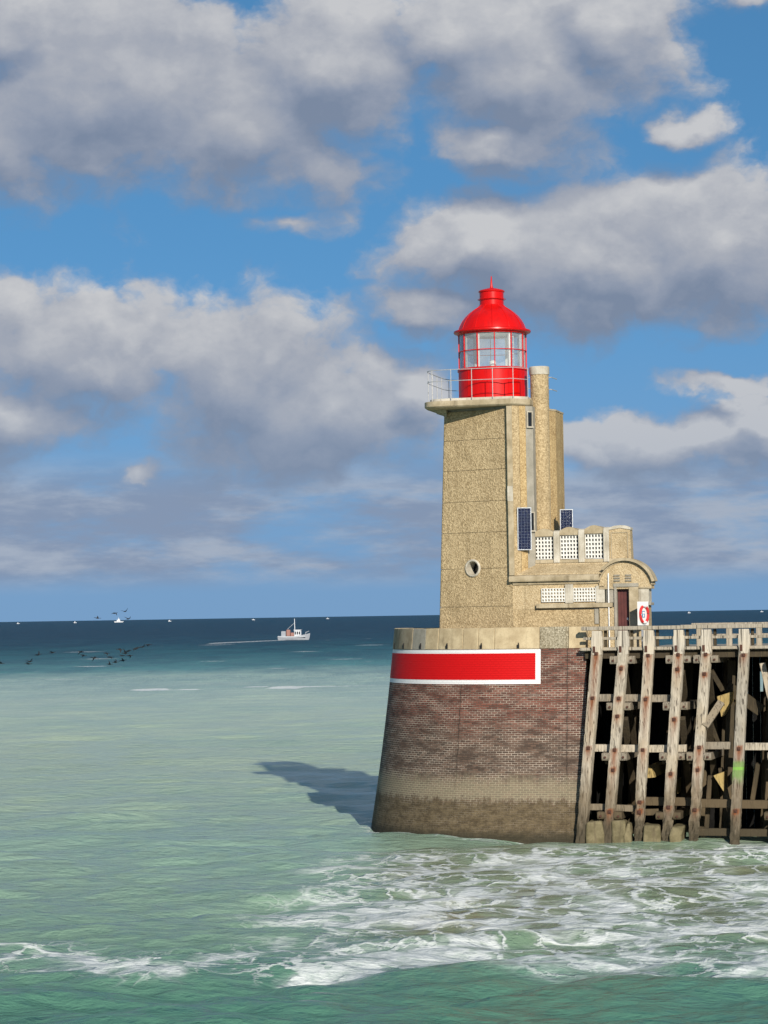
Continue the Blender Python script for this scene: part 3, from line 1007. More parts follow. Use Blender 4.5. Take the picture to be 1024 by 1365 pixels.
def gallery_outline(off, n=64):
    """superelliptic nose to the left, straight front edge to the tower corner, then along the right side"""
    a = 2.72 - off
    pts = [(0.26 - off * 0.5, GC.y - a)]
    for i in range(n + 1):
        t = -math.pi / 2 - math.pi * i / n
        c, s = math.cos(t), math.sin(t)
        e = 2 / 6.0
        pts.append((GC.x + a * math.copysign(abs(c) ** e, c), GC.y + a * math.copysign(abs(s) ** e, s)))
    pts += [(0.85 - off * 0.5, GC.y + a), (0.85 - off * 0.5, 0.65 + off * 0.5)]
    return pts


def outline_ring(off, z):
    return [(x, y, zl(z)) for x, y in gallery_outline(off)]


MB().loft([outline_ring(0.0, 18.60), outline_ring(0.0, 18.38), outline_ring(0.07, 18.32), outline_ring(0.12, 18.31)]).build('gallery_slab', 'conc', light, bevel=0.012)
MB().loft([[(x, y, zl(z)) for x, y in pl] for z, pl in (
    (18.305, [(-3.62, 1.55), (-3.40, 1.20), (-2.95, 1.08), (-2.9, 4.5), (-3.55, 4.5)]), (18.16, [(-3.45, 1.50), (-3.30, 1.24), (-2.95, 1.12), (-2.9, 4.5), (-3.4, 4.5)]),
    (18.15, [(-3.25, 1.42), (-3.18, 1.26), (-2.95, 1.14), (-2.9, 4.5), (-3.2, 4.5)]), (17.98, [(-3.06, 1.36), (-3.04, 1.28), (-2.95, 1.16), (-2.9, 4.5), (-3.0, 4.5)]))]).build('gallery_corbel', 'conc', light)
MB().loft([outline_ring(0.22, 18.605), outline_ring(0.22, 18.72)]).build('gallery_kerb', 'conc_pale', light, bevel=0.015)
# railing
rail = bpy.data.objects.new('gallery_railing', None)
link(rail, light)
go_ = gallery_outline(0.13)
rp = [Vector((x, y, 0)) for x, y in go_]
i_end = len(rp) - 1
path_pts = [Vector((0.72, 0.86, 0))] + rp[:-2] + [rp[-2]]
for zr, rad in ((19.95, 0.017), (19.47, 0.015)):
    MB().tube([(p.x, p.y, zl(zr)) for p in path_pts], rad, 6).build('rail', 'rail', rail)
# posts evenly spaced along the path
acc, cum = 0.0, [0.0]
for p, q_ in zip(path_pts[:-1], path_pts[1:]):
    acc += (q_ - p).length
    cum.append(acc)
npost = 15
for k in range(npost + 1):
    d = acc * k / npost
    i = max(j for j in range(len(cum)) if cum[j] <= d + 1e-6)
    i = min(i, len(path_pts) - 2)
    t = (d - cum[i]) / max(1e-6, cum[i + 1] - cum[i])
    p = path_pts[i].lerp(path_pts[i + 1], t)
    MB().tube([(p.x, p.y, zl(18.55)), (p.x, p.y, zl(19.97))], 0.016, 6).build('post', 'rail', rail)

# lantern
lan = bpy.data.objects.new('lantern', None)
link(lan, light)
LX, LY = -1.16, 2.62


def lpart(name, prof, mat, n=64, parent=lan, cap=False, smooth=True):
    return MB().lathe([(r, zl(z)) for r, z in prof], LX, LY, n, cap=cap).build(name, mat, parent, smooth=smooth)


lpart('murette', [(1.40, 18.72), (1.51, 18.72), (1.51, 20.02), (1.56, 20.04), (1.56, 20.12), (1.50, 20.15), (1.36, 20.15), (1.36, 18.72)], 'red')
for k in range(10):
    a = k * 2 * math.pi / 10 + 0.35
    MB().box(1.505, 1.522, -0.02, 0.02, zl(18.73), zl(20.03), Matrix.Translation((LX, LY, 0)) @ Matrix.Rotation(a, 4, 'Z')).build('panel_seam', 'red', lan)
NB = 12
for k in range(NB):
    a = k * 2 * math.pi / NB + R_(-75)
    mtx = Matrix.Translation((LX, LY, 0)) @ Matrix.Rotation(a, 4, 'Z')
    MB().box(1.44, 1.505, -0.018, 0.018, zl(20.15), zl(21.66), mtx).build('glazing_bar', 'red', lan)
    if k % 6:
        MB().box(1.35, 1.415, -0.07, 0.05, zl(20.15), zl(21.7), mtx).build('column', 'white', lan)
    a2 = a + math.pi / NB
    hw = 1.47 * math.sin(math.pi / NB)
    m2 = Matrix.Translation((LX, LY, 0)) @ Matrix.Rotation(a2, 4, 'Z')
    for (za, zb) in ((20.16, 20.885), (20.925, 21.66)):
        MB().box(1.422, 1.428, -hw + 0.03, hw - 0.03, zl(za), zl(zb), m2).build('glass_pane', 'glass', lan)
lpart('transom', [(1.43, 20.89), (1.495, 20.89), (1.495, 20.92), (1.43, 20.92), (1.43, 20.89)], 'red')
lpart('gutter', [(1.30, 21.64), (1.53, 21.64), (1.57, 21.70), (1.67, 21.72), (1.70, 21.76), (1.69, 21.82), (1.62, 21.84), (1.45, 21.88), (1.30, 21.86)], 'red')
dome_prof = [(1.48, 21.86), (1.45, 21.95), (1.39, 22.10), (1.29, 22.28), (1.15, 22.46), (0.98, 22.62), (0.82, 22.74), (0.68, 22.83), (0.58, 22.89), (0.53, 22.97)]
dome = lpart('dome', dome_prof, 'red')
for k in range(12):
    a = k * 2 * math.pi / 12 + 0.2
    MB().tube([(LX + (r + 0.004) * math.cos(a), LY + (r + 0.004) * math.sin(a), zl(z)) for r, z in dome_prof], 0.018, 5).build('dome_seam', 'red', dome)
lpart('ceiling', [(0.02, 21.72), (1.40, 21.72), (1.40, 21.76), (0.02, 21.76)], 'white')
lpart('lantern_floor', [(0.02, 20.02), (1.36, 20.02), (1.36, 20.06), (0.02, 20.06)], 'conc_grey')
vent = lpart('ventilator', [(0.53, 22.93), (0.53, 23.20), (0.55, 23.21), (0.55, 23.24), (0.53, 23.25), (0.53, 23.52), (0.57, 23.54), (0.58, 23.58), (0.52, 23.63), (0.25, 23.70), (0.075, 23.74), (0.05, 23.85), (0.022, 24.24), (0.001, 24.27)], 'red')
MB().tube([(LX + 0.61 * math.cos(t), LY + 0.61 * math.sin(t), zl(23.22)) for t in [2 * math.pi * k / 40 for k in range(40)]], 0.014, 5, closed=True).build('hand_ring', 'red', vent)
lpart('beacon', [(0.02, 20.06), (0.20, 20.06), (0.20, 20.16), (0.12, 20.20), (0.12, 20.30), (0.15, 20.32), (0.15, 20.48), (0.06, 20.54), (0.001, 20.55)], 'white', 24)
ld = bpy.data.objects.new('ladder', None)
link(ld, light)
la = math.radians(-38)
for sgn in (-1, 1):
    MB().box(1.20, 1.24, sgn * 0.16 - 0.015, sgn * 0.16 + 0.015, zl(20.06), zl(21.7), Matrix.Translation((LX, LY, 0)) @ Matrix.Rotation(la, 4, 'Z')).build('stile', 'white', ld)
for k in range(6):
    MB().box(1.21, 1.23, -0.145, 0.145, zl(20.25 + 0.24 * k), zl(20.28 + 0.24 * k), Matrix.Translation((LX, LY, 0)) @ Matrix.Rotation(la, 4, 'Z')).build('rung', 'white', ld)

# corner band of the tower turning into the annex cornice
MB().box(-0.07, 0.17, -0.07, 0.30, zl(11.02), zl(18.29)).build('corner_band', 'conc', light, bevel=0.02)
MB().box(-0.074, 0.16, -0.076, -0.05, zl(14.2), zl(14.85)).build('repair_patch', 'conc_pale', light)
MB().prism([(0.17, -0.02), (0.42, 0.22), (0.42, 0.8), (0.17, 0.8)], zl(10.95), zl(18.30)).build('wall_strip', 'pebble', light)
MB().prism([(0.43, 0.25), (0.66, 0.47), (0.66, 0.9), (0.43, 0.9)], zl(10.95), zl(18.30)).build('wall_strip', 'pebble_orange', light)
MB().prism([(0.66, 0.52), (0.92, 0.78), (0.92, 2.2), (0.66, 2.2)], zl(10.95), zl(18.30)).build('wall_strip', 'conc_grey', light)
MB().prism([(0.9, 2.0), (1.42, 2.15), (1.60, 2.6), (1.60, 4.5), (0.9, 4.5)], zl(11.5), zl(18.2)).build('stair_block', 'pebble_orange', light, bevel=0.02)
MB().prism([(0.88, 1.98), (1.44, 2.13), (1.62, 2.6), (1.62, 4.52), (0.88, 4.52)], zl(18.2), zl(18.27)).build('stair_cap', 'conc', light)
ch = MB().lathe([(0.40, zl(11.5)), (0.40, zl(19.72)), (0.425, zl(19.74)), (0.43, zl(20.03)), (0.40, zl(20.07)), (0.30, zl(20.07)), (0.30, zl(19.5))], 1.07, 1.75, 32).build('chimney', 'pebble', light, smooth=True)
MB().lathe([(0.425, zl(19.73)), (0.437, zl(19.75)), (0.437, zl(20.05)), (0.41, zl(20.085)), (0.29, zl(20.085)), (0.29, zl(19.73))], 1.07, 1.75, 32).build('collar', 'conc_pale', ch, smooth=True)
for zr in (19.16, 19.69):
    MB().tube([(0.80, 2.62, zl(zr)), (1.44, 2.62, zl(zr)), (1.50, 3.6, zl(zr))], 0.022, 6).build('rail', 'rail', rail)
MB().tube([(1.20, 2.62, zl(18.2)), (1.20, 2.62, zl(19.95))], 0.03, 6).build('post', 'rail', rail)


def small_window(name, cx, cy, z0, z1, w, rot):
    m4 = Matrix.Translation((cx, cy, 0)) @ Matrix.Rotation(rot, 4, 'Z')
    e = bpy.data.objects.new(name, None)
    link(e, light)
    fr = MB()
    fr.box(-w / 2, -w / 2 + 0.05, -0.06, 0.02, zl(z0), zl(z1), m4).box(w / 2 - 0.05, w / 2, -0.06, 0.02, zl(z0), zl(z1), m4)
    fr.box(-w / 2 + 0.05, w / 2 - 0.05, -0.06, 0.02, zl(z1) - 0.05, zl(z1), m4).box(-w / 2 - 0.02, w / 2 + 0.02, -0.09, 0.02, zl(z0) - 0.06, zl(z0), m4)
    fr.build('frame', 'conc_pale', e)
    MB().box(-w / 2 + 0.05, w / 2 - 0.05, -0.02, 0.0, zl(z0), zl(z1) - 0.05, m4).build('pane', 'dark_glass', e)


small_window('slit_window', 0.80, 0.64, 17.42, 18.08, 0.30, R_(44))
small_window('slit_window', 0.82, 0.64, 12.95, 13.75, 0.28, R_(44))


def solar(cx, cy, z0, z1, w, rot):
    e = bpy.data.objects.new('solar_panel', None)
    link(e, light)
    e.location = (cx, cy, zl((z0 + z1) / 2))
    e.rotation_euler = (R_(4), 0, rot)
    h = (z1 - z0) / 2
    fr = MB()
    fr.box(-w / 2, -w / 2 + 0.032, -0.03, 0.03, -h, h).box(w / 2 - 0.032, w / 2, -0.03, 0.03, -h, h)
    fr.box(-w / 2 + 0.032, w / 2 - 0.032, -0.03, 0.03, -h, -h + 0.032).box(-w / 2 + 0.032, w / 2 - 0.032, -0.03, 0.03, h - 0.032, h)
    fr.build('frame', 'alu', e)
    MB().box(-w / 2 + 0.032, w / 2 - 0.032, -0.02, 0.015, -h + 0.032, h - 0.032).build('cell_sheet', 'cells', e)
    MB().box(-w / 2 + 0.03, -w / 2 + 0.07, 0.03, 0.36, h - 0.10, h - 0.05).box(-w / 2 + 0.03, -w / 2 + 0.07, 0.03, 0.36, -h + 0.05, -h + 0.10).build('bracket', 'dark_metal', e)


solar(0.60, 0.12, 12.1, 13.92, 0.60, R_(16))
solar(2.16, 1.62, 12.1, 13.86, 0.56, R_(16))

# ---- annex
annex = bpy.data.objects.new('annex', None)
link(annex, light)


def ab(name, mat, *a, bevel=0.015):
    return MB().box(*a).build(name, mat, annex, bevel=bevel)


ab('annex_wall', 'pebble', 0.04, 3.78, 0.11, 4.4, 0.01, zl(9.55), bevel=0)
ab('annex_wall', 'pebble_fine', 0.04, 3.78, 0.13, 4.4, zl(9.557), zl(10.72), bevel=0)
# cornice: moulded band with drip shadow
prof = [(-0.08, 10.74), (-0.10, 10.80), (-0.10, 10.93), (-0.05, 10.98), (0.02, 11.02), (0.30, 11.03), (0.30, 10.74)]
MB().loft([[(x, y, zl(z)) for y, z in prof] for x in (-0.08, 3.80)]).build('cornice', 'conc', annex, bevel=0.01)
MB().loft([[(x, y, zl(z)) for y, z in [(0.06, 10.62), (0.05, 10.735), (0.3, 10.735), (0.3, 10.62)]] for x in (0.06, 3.78)]).build('frieze', 'conc', annex)
# sloping roof
MB().loft([[(x, y, zl(z)) for y, z in [(0.03, 11.03), (0.05, 11.08), (0.78, 11.46), (0.82, 11.52), (4.3, 11.56), (4.3, 10.9), (0.3, 10.9)]] for x in (0.20, 4.05)]).build('annex_roof', 'pebble_fine', annex)
# clerestory of three vaulted bays
ab('clerestory_base', 'conc', 0.74, 5.0, 0.86, 1.7, zl(11.53), zl(11.68))
bays = [(0.86, 1.72), (1.98, 2.80), (3.06, 3.88)]
fins = [(0.70, 0.86), (1.72, 1.98), (2.80, 3.06), (3.88, 4.12)]
for k, (a, b) in enumerate(bays):
    n = 8
    rz = 12.86 + 0.05 * k
    arch = [(a + 0.002 + (b - a - 0.004) * i / n, zl(rz + 0.16 * math.sin(math.pi * i / n))) for i in range(n + 1)]
    MB().extrude_y([(a + 0.002, zl(12.68 + 0.04 * k))] + arch + [(b - 0.002, zl(12.68 + 0.04 * k))], 0.90, 3.3).build('bay_vault', 'conc', annex)


def grille(x0, x1, z0, z1, y, nx, nz, parent):
    e = bpy.data.objects.new('lattice_window', None)
    link(e, parent)
    mb = MB()
    w, h = (x1 - x0), (z1 - z0)
    bw = w / nx * 0.46
    bh = h / nz * 0.40
    for i in range(nx + 1):
        c = x0 + w * i / nx
        lo, hi = max(x0, c - bw / 2), min(x1, c + bw / 2)
        mb.box(lo, hi, y, y + 0.10, zl(z0), zl(z1))
    mb.build('mullion_grid', 'grille', e)['kind'] = 'stuff'
    mb = MB()
    for j in range(nz + 1):
        c = z0 + h * j / nz
        lo, hi = max(z0, c - bh / 2), min(z1, c + bh / 2)
        for i in range(nx):
            xa = x0 + w * i / nx + bw / 2
            xb = x0 + w * (i + 1) / nx - bw / 2
            mb.box(xa + 0.001, xb - 0.001, y + 0.004, y + 0.096, zl(lo), zl(hi))
    mb.build('transom_grid', 'grille', e)['kind'] = 'stuff'
    MB().box(x0, x1, y + 0.11, y + 0.13, zl(z0), zl(z1)).build('pane', 'dark_glass', e)


for k, (a, b) in enumerate(bays):
    grille(a + 0.01, b - 0.01, 11.70, 12.67 + 0.04 * k, 0.98, 6, 6, annex)
for k, (a, b) in enumerate(fins):
    zt = 12.88 + 0.05 * k
    MB().loft([[(x, y, zl(z)) for y, z in [(0.80, 11.54), (0.80, zt - 0.25), (0.86, zt - 0.05), (1.0, zt), (3.3, zt), (3.3, 11.54)]] for x in (a, b)]).build('fin', 'conc_pale' if k in (1, 2, 3) else 'conc', annex, bevel=0.015)
# rounded end block with a sunk panel
n = 14
ep = [(4.121, zl(11.53))] + [(4.121 + 0.90 * i / n, zl(12.92 + 0.13 * math.sin(math.pi * (0.15 + 0.7 * i / n)))) for i in range(n + 1)] + [(5.06, zl(11.53))]
MB().extrude_y(ep, 0.90, 1.6).build('end_block', 'pebble_fine', annex, bevel=0.02)
MB().box(4.20, 4.24, 0.87, 0.93, zl(11.7), zl(12.80)).box(4.90, 4.94, 0.87, 0.93, zl(11.7), zl(12.80)).box(4.24, 4.90, 0.87, 0.93, zl(12.76), zl(12.80)).build('panel_moulding', 'conc', annex)
MB().extrude_y([(4.121, zl(12.90)), (4.121, zl(13.0)), (4.35, zl(13.07)), (4.6, zl(13.09)), (4.85, zl(13.07)), (5.05, zl(12.98)), (5.05, zl(12.89)), (4.6, zl(12.97))], 0.86, 1.6).build('end_coping', 'conc_pale', annex)
# low lattice windows with sill
grille(1.30, 2.32, 9.86, 10.44, 0.03, 8, 4, annex)
grille(2.68, 3.64, 9.86, 10.44, 0.03, 8, 4, annex)
ab('window_pier', 'conc_pale', 2.33, 2.67, 0.0, 0.14, zl(9.80), zl(10.60))
ab('window_pier', 'conc_pale', 3.65, 4.02, 0.0, 0.14, zl(9.80), zl(10.52))
ab('sill', 'conc', 1.08, 4.36, -0.09, 0.16, zl(9.60), zl(9.79), bevel=0.02)
ab('buttress', 'conc_grey', 3.56, 3.74, 0.06, 0.2, zl(8.9), zl(9.59))
# porch with barrel hood
PC, PZ, PR = 4.90, 10.36, 1.13
n = 28
arc = [(PC + PR * math.cos(math.pi * (1 - i / n)), zl(PZ + PR * math.sin(math.pi * (1 - i / n)))) for i in range(n + 1)]
tym = [(p[0], p[1]) for p in arc]
MB().extrude_y(tym, 0.0, 0.85).build('porch_gable', 'pebble_fine', annex)


def arch_band(r0, r1, a0, a1, y0, y1, name, mat, nn=32):
    ring = []
    mb = MB()
    rings = []
    for i in range(nn + 1):
        t = a0 + (a1 - a0) * i / nn
        c, s = math.cos(t), math.sin(t)
        rings.append([(PC + r0 * c, y0, zl(PZ + r0 * s)), (PC + r1 * c, y0, zl(PZ + r1 * s)), (PC + r1 * c, y1, zl(PZ + r1 * s)), (PC + r0 * c, y1, zl(PZ + r0 * s))])
    mb.loft(rings)
    return mb.build(name, mat, annex, smooth=True)


arch_band(1.135, 1.19, R_(8), R_(160), -0.05, 0.9, 'arch_moulding', 'conc')
arch_band(1.195, 1.31, R_(14), R_(138), -0.20, 0.9, 'barrel_hood', 'conc')
ab('porch_wall', 'pebble_fine', 3.785, 4.42, 0.02, 0.85, 0.012, zl(9.60), bevel=0)
ab('porch_pier', 'conc_grey', 4.10, 4.42, 0.05, 0.85, zl(9.80), zl(10.355), bevel=0)
ab('door_jamb', 'conc_grey', 4.425, 4.54, -0.03, 0.5, 0.012, zl(10.44))
ab('door_jamb', 'conc', 5.06, 5.46, -0.03, 0.5, 0.012, zl(10.44))
ab('lintel', 'conc_grey', 4.40, 5.48, -0.06, 0.4, zl(10.445), zl(10.60))
ab('porch_pier', 'conc_pale', 5.465, 5.90, 0.03, 0.85, zl(9.78), zl(10.355), bevel=0)
ab('porch_impost', 'conc', 5.465, 6.02, -0.02, 0.85, zl(10.357), zl(10.44))
ab('porch_impost', 'conc', 3.80, 4.40, -0.02, 0.85, zl(10.357), zl(10.44))
ab('porch_ledge', 'conc_grey', 5.465, 6.0, -0.08, 0.85, zl(9.66), zl(9.775))
ab('porch_wall', 'pebble_fine', 5.465, 5.88, 0.02, 0.85, 0.012, zl(9.655), bevel=0)
ab('porch_back', 'void', 4.54, 5.06, 0.52, 0.85, 0.012, zl(10.43), bevel=0)
dr = bpy.data.objects.new('door', None)
link(dr, light)
for k in range(4):
    MB().box(4.545 + 0.1285 * k, 4.545 + 0.1285 * (k + 1) - 0.008, 0.26, 0.31, 0.03, zl(10.42)).build('plank', 'door', dr, bevel=0.006)
MB().box(4.92, 4.98, 0.235, 0.26, zl(9.05), zl(9.14)).build('lock_plate', 'alu', dr)
for cx in (4.56, 5.05):
    for k in range(3):
        m4 = Matrix.Translation((cx, -0.02, zl(10.72 + 0.11 * k))) @ Matrix.Rotation(R_(30), 4, 'X')
        MB().box(-0.13, 0.13, -0.04, 0.05, -0.018, 0.018, m4).build('vent_slat', 'conc_grey', annex)
MB().tube([(4.20, -0.06, 0.02), (4.20, -0.06, zl(10.95)), (4.20, 0.05, zl(11.05))], 0.03, 8).build('drainpipe', 'white', annex)

# ------------------------------------------------------------------ lifebuoy board
lb = thing('lifebuoy_board', 'white board holding a red and white lifebuoy beside the dark red door', 'lifebuoy', LO + Matrix.Rotation(TH, 3, 'Z') @ Vector((5.74, -0.60, 0)), TH + R_(64))
MB().box(-0.40, 0.40, 0.0, 0.03, 0.95, 1.95).build('backboard', 'white', lb, bevel=0.03)
MB().box(-0.032, 0.032, 0.035, 0.10, 0.0, 1.9).build('stand', 'alu', lb)
for k in range(8):
    a0, a1 = R_(45 * k + 22), R_(45 * k + 67)
    seg = [(0.29 * math.cos(a0 + (a1 - a0) * i / 6), -0.05, 1.42 + 0.35 * math.sin(a0 + (a1 - a0) * i / 6)) for i in range(7)]
    MB().tube(seg, 0.058, 8).build('ring_segment', 'ring_red' if k % 2 == 0 or k in (3, 7) else 'white', lb, smooth=True)
MB().box(-0.11, 0.11, -0.012, -0.002, 1.28, 1.56).build('blue_notice', 'sticker', lb)
MB().box(-0.075, 0.075, -0.018, -0.013, 1.44, 1.52).box(-0.035, 0.035, -0.018, -0.013, 1.31, 1.41).build('notice_symbol', 'white', lb)

# ------------------------------------------------------------------ timber jetty
JO = Vector((8.57, 106.1, 0.0))
jetty = thing('timber_jetty', 'weathered timber pile jetty with plank railing joining the brick pier head', 'jetty', JO, TH)


def pile(name, xt, xb, y, w, zt, zb, bolts=(), mat='timber', rot=0.0, rough=0.012, eat=0.05, seed=0):
    """squared pile, weathered edges, eaten away towards the water; rust runs below each bolt"""
    nz = 90
    per = 16
    vs_, rust, fs = [], [], []
    for j in range(nz + 1):
        t = j / nz
        z = zb + (zt - zb) * t
        cx = xt + (xb - xt) * (8.0 - z) / 8.0
        e = eat * max(0.0, (2.6 - z) / 2.6) if z < 2.6 else 0.0
        for k in range(per):
            a = 2 * math.pi * k / per + math.pi / 4
            # rounded square
            c, s = math.cos(a), math.sin(a)
            rr = (w / 2) / max(abs(c), abs(s)) * (0.90 if k % 4 == 0 else 1.0)
            nn = mnoise.noise(Vector((c * 1.2 + seed * 7.1, s * 1.2, z * 1.3 + seed * 3))) * rough + mnoise.noise(Vector((c * 2 + seed, s * 2, z * 4.0))) * (rough * 0.8 + e * 1.2)
            rr = rr + nn - e * 0.4
            x, yy = rr * c, rr * s
            ca, sa = math.cos(rot), math.sin(rot)
            vs_.append((cx + x * ca - yy * sa, y + x * sa + yy * ca, z))
            r_ = 0.0
            for (bz, ln) in bolts:
                if z < bz + 0.08 and s < -0.2:
                    dz = bz - z
                    side = math.exp(-((x - 0.02) / (w * 0.27)) ** 2)
                    r_ = max(r_, side * (1.0 if dz < 0.1 else math.exp(-dz / ln)))
            rust.append(r_)
    for j in range(nz):
        for k in range(per):
            k2 = (k + 1) % per
            fs.append((j * per + k, j * per + k2, (j + 1) * per + k2, (j + 1) * per + k))
    fs.append(tuple(range(per))[::-1])
    fs.append(tuple(nz * per + k for k in range(per)))
    me = bpy.data.meshes.new(name)
    me.from_pydata(vs_, [], fs)
    at = me.attributes.new('rust', 'FLOAT', 'POINT')
    at.data.foreach_set('value', rust)
    me.materials.append(M[mat])
    o = bpy.data.objects.new(name, me)
    link(o, jetty)
    for (bz, ln) in bolts:
        cx = xt + (xb - xt) * (8.0 - bz) / 8.0
        m4 = Matrix.Translation((cx, y - w / 2 - 0.01, bz))
        MB().box(-0.10, 0.10, -0.02, 0.02, -0.10, 0.10, m4).lathe([(0.001, 0.03), (0.05, 0.03), (0.05, 0.0)], 0, 0, 6).build('bolt_plate', 'rust', o) if False else \
            MB().box(-0.07, 0.07, -0.025, 0.02, -0.07, 0.07, m4).box(-0.032, 0.032, -0.06, -0.024, -0.032, 0.032, m4 @ Matrix.Rotation(0.4, 4, 'Y')).build('bolt', 'rust', o)
    return o


PILES = [  # x at deck, x at water, bolts, material
    (0.21, -0.46, ((7.68, 1.6), (5.85, 0.9), (3.80, 0.35)), 'timber'),
    (1.28, 0.61, ((7.05, 0.25), (5.83, 0.15), (5.1, 0.2), (3.72, 0.8), (2.9, 0.2), (1.2, 0.2)), 'timber'),
    (2.32, 1.83, ((7.58, 0.7), (5.78, 0.8), (3.72, 0.4), (1.6, 0.1), (1.2, 0.1)), 'timber'),
    (3.53, 2.98, ((7.6, 0.6), (7.0, 0.3), (4.95, 0.4), (2.75, 0.2), (1.4, 0.15)), 'timber'),
    (4.64, 4.03, ((7.6, 0.2), (6.8, 0.2), (3.82, 0.8), (2.9, 0.2), (1.3, 0.15)), 'timber'),
    (6.14, 5.67, ((7.55, 0.25), (3.75, 0.6), (1.25, 0.15)), 'timber_green'),
    (7.75, 7.30, ((7.5, 0.5), (3.7, 0.5)), 'timber'),
    (9.1, 8.6, ((7.5, 0.5), (3.7, 0.5)), 'timber'),
    (10.5, 10.0, ((7.5, 0.5),), 'timber'),
]
for i, (xt, xb, bolts, mt) in enumerate(PILES):
    pile('pile', xt, xb, 0.0, 0.43, 7.98, -1.6, bolts, mt, rot=random.uniform(-0.12, 0.06), seed=i + 1, eat=(0.05, 0.05, 0.13, 0.12, 0.12, 0.06)[i % 6])
    # railing post: the squared head of the pile above the deck
    MB().loft([[(xt + sx * hw, sy * 0.20 - 0.02, z) for sx, sy in ((-1, -1), (1, -1), (1, 1), (-1, 1))] for z, hw in ((7.62, 0.19), (7.80, 0.20), (8.0, 0.235), (8.32, 0.235), (8.40, 0.20), (8.62, 0.20))]).build('rail_post', 'timber_post', jetty, bevel=0.02)
    MB().box(xt - 0.16, xt - 0.06, -0.25, -0.21, 7.72, 7.98).build('bolt', 'rust', jetty)
# twin cross beams (their ends show on both sides of every second pile)
BENTS = [1, 3, 4, 6, 8]
for b in BENTS:
    xt, xb = PILES[b][:2]
    for z in (7.38, 5.47, 3.42, 1.02):
        cx = xt + (xb - xt) * (8 - z) / 8
        for sg in (-1, 1):
            if b == 4 and z in (5.47, 1.02):
                continue
            x0 = cx + sg * 0.34
            h = random.uniform(0.17, 0.20)
            yy = -0.18 + random.uniform(-0.08, 0.08)
            tilt = random.uniform(-0.05, 0.05)
            end = [(yy + 0.06, -h + 0.05), (yy, -h + 0.14), (yy, h - 0.05), (yy + 0.05, h), (4.6, h + tilt), (4.6, -h + tilt)]
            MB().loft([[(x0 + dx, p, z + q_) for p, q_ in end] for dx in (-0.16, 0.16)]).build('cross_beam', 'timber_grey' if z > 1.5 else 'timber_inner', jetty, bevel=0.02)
            bo = MB().lathe([(0.001, 0.0), (0.05, 0.0), (0.05, 0.05), (0.001, 0.05)], 0, 0, 8).build('bolt', 'rust', jetty)
            bo.location, bo.rotation_euler = (x0 + sg * 0.02, yy, z), (R_(90), 0, 0)
    # diagonal braces inside each bent
    for sg, (za, zb_) in ((1, (6.9, 3.6)), (-1, (3.2, 5.2)), (1, (5.0, 1.3)), (-1, (0.6, 3.0))):
        xm = (xt + xb) / 2 + sg * 0.34
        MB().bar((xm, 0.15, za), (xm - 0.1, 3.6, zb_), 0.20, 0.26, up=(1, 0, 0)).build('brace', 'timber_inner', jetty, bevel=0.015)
# walings between the piles, pieces of different lengths


def waling(x0, x1, z0, z1, y, h=0.30, mat='timber_grey', d=0.24):
    MB().loft([[(x0, y + a, z0 + c) for a, c in ((-d / 2, -h / 2), (d / 2, -h / 2), (d / 2, h / 2), (-d / 2, h / 2))],
               [(x1, y + a, z1 + c) for a, c in ((-d / 2, -h / 2), (d / 2, -h / 2), (d / 2, h / 2), (-d / 2, h / 2))]]).build('waling', mat, jetty, bevel=0.02)


waling(-0.1, 1.15, 5.84, 5.84, 0.36)
waling(1.17, 2.14, 5.83, 5.82, 0.37)
waling(2.16, 3.18, 5.80, 5.80, 0.36)
waling(-0.3, 0.98, 3.78, 3.77, 0.36, mat='timber')
waling(1.0, 2.02, 3.76, 3.75, 0.36, mat='timber')
waling(2.04, 3.35, 3.74, 3.74, 0.36, mat='timber')
waling(3.3, 3.75, 3.74, 3.76, 0.36, mat='timber')
waling(4.4, 5.52, 3.86, 3.86, 0.36)
waling(5.8, 10.5, 3.82, 3.80, 0.36, mat='timber')
waling(-0.5, 0.62, 1.36, 1.36, 0.34, 0.26, 'timber')
waling(0.7, 1.66, 1.34, 1.30, 0.34, 0.26, 'timber')
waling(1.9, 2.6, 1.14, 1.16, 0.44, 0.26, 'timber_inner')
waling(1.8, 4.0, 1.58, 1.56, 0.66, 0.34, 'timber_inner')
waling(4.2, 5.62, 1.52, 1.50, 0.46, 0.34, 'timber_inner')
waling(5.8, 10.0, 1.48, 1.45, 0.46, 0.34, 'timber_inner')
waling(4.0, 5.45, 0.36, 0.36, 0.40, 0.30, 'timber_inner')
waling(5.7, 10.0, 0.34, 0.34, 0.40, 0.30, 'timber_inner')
# big loose diagonal and broken pieces between the right hand piles
MB().bar((4.52, -0.12, 4.62), (5.12, 0.5, 5.60), 0.30, 0.32, up=(0, 1, 0)).build('brace', 'timber_grey', jetty, bevel=0.02)
MB().bar((4.72, 0.6, 4.7), (5.0, 1.2, 3.7), 0.16, 0.2, up=(0, 1, 0)).build('brace', 'timber_inner', jetty, bevel=0.02)
MB().bar((4.7, 0.9, 6.9), (5.1, 1.3, 6.1), 0.18, 0.26, up=(0, 1, 0)).build('brace', 'timber_inner', jetty, bevel=0.02)
MB().bar((5.2, 2.0, 6.2), (6.6, 2.0, 5.2), 0.20, 0.5, up=(0, 0, 1)).build('brace', 'timber_inner', jetty, bevel=0.02)
MB().bar((6.75, 1.0, 7.2), (7.3, 1.0, 4.6), 0.24, 0.30, up=(0, 1, 0)).build('brace', 'timber', jetty, bevel=0.02)
MB().bar((6.55, 0.8, 3.1), (6.25, 1.2, 1.5), 0.18, 0.24, up=(0, 1, 0)).build('brace', 'timber_inner', jetty, bevel=0.02)
MB().bar((5.0, 1.2, 2.9), (5.5, 1.6, 0.2), 0.2, 0.2, up=(0, 1, 0)).build('brace', 'timber_inner', jetty, bevel=0.02)
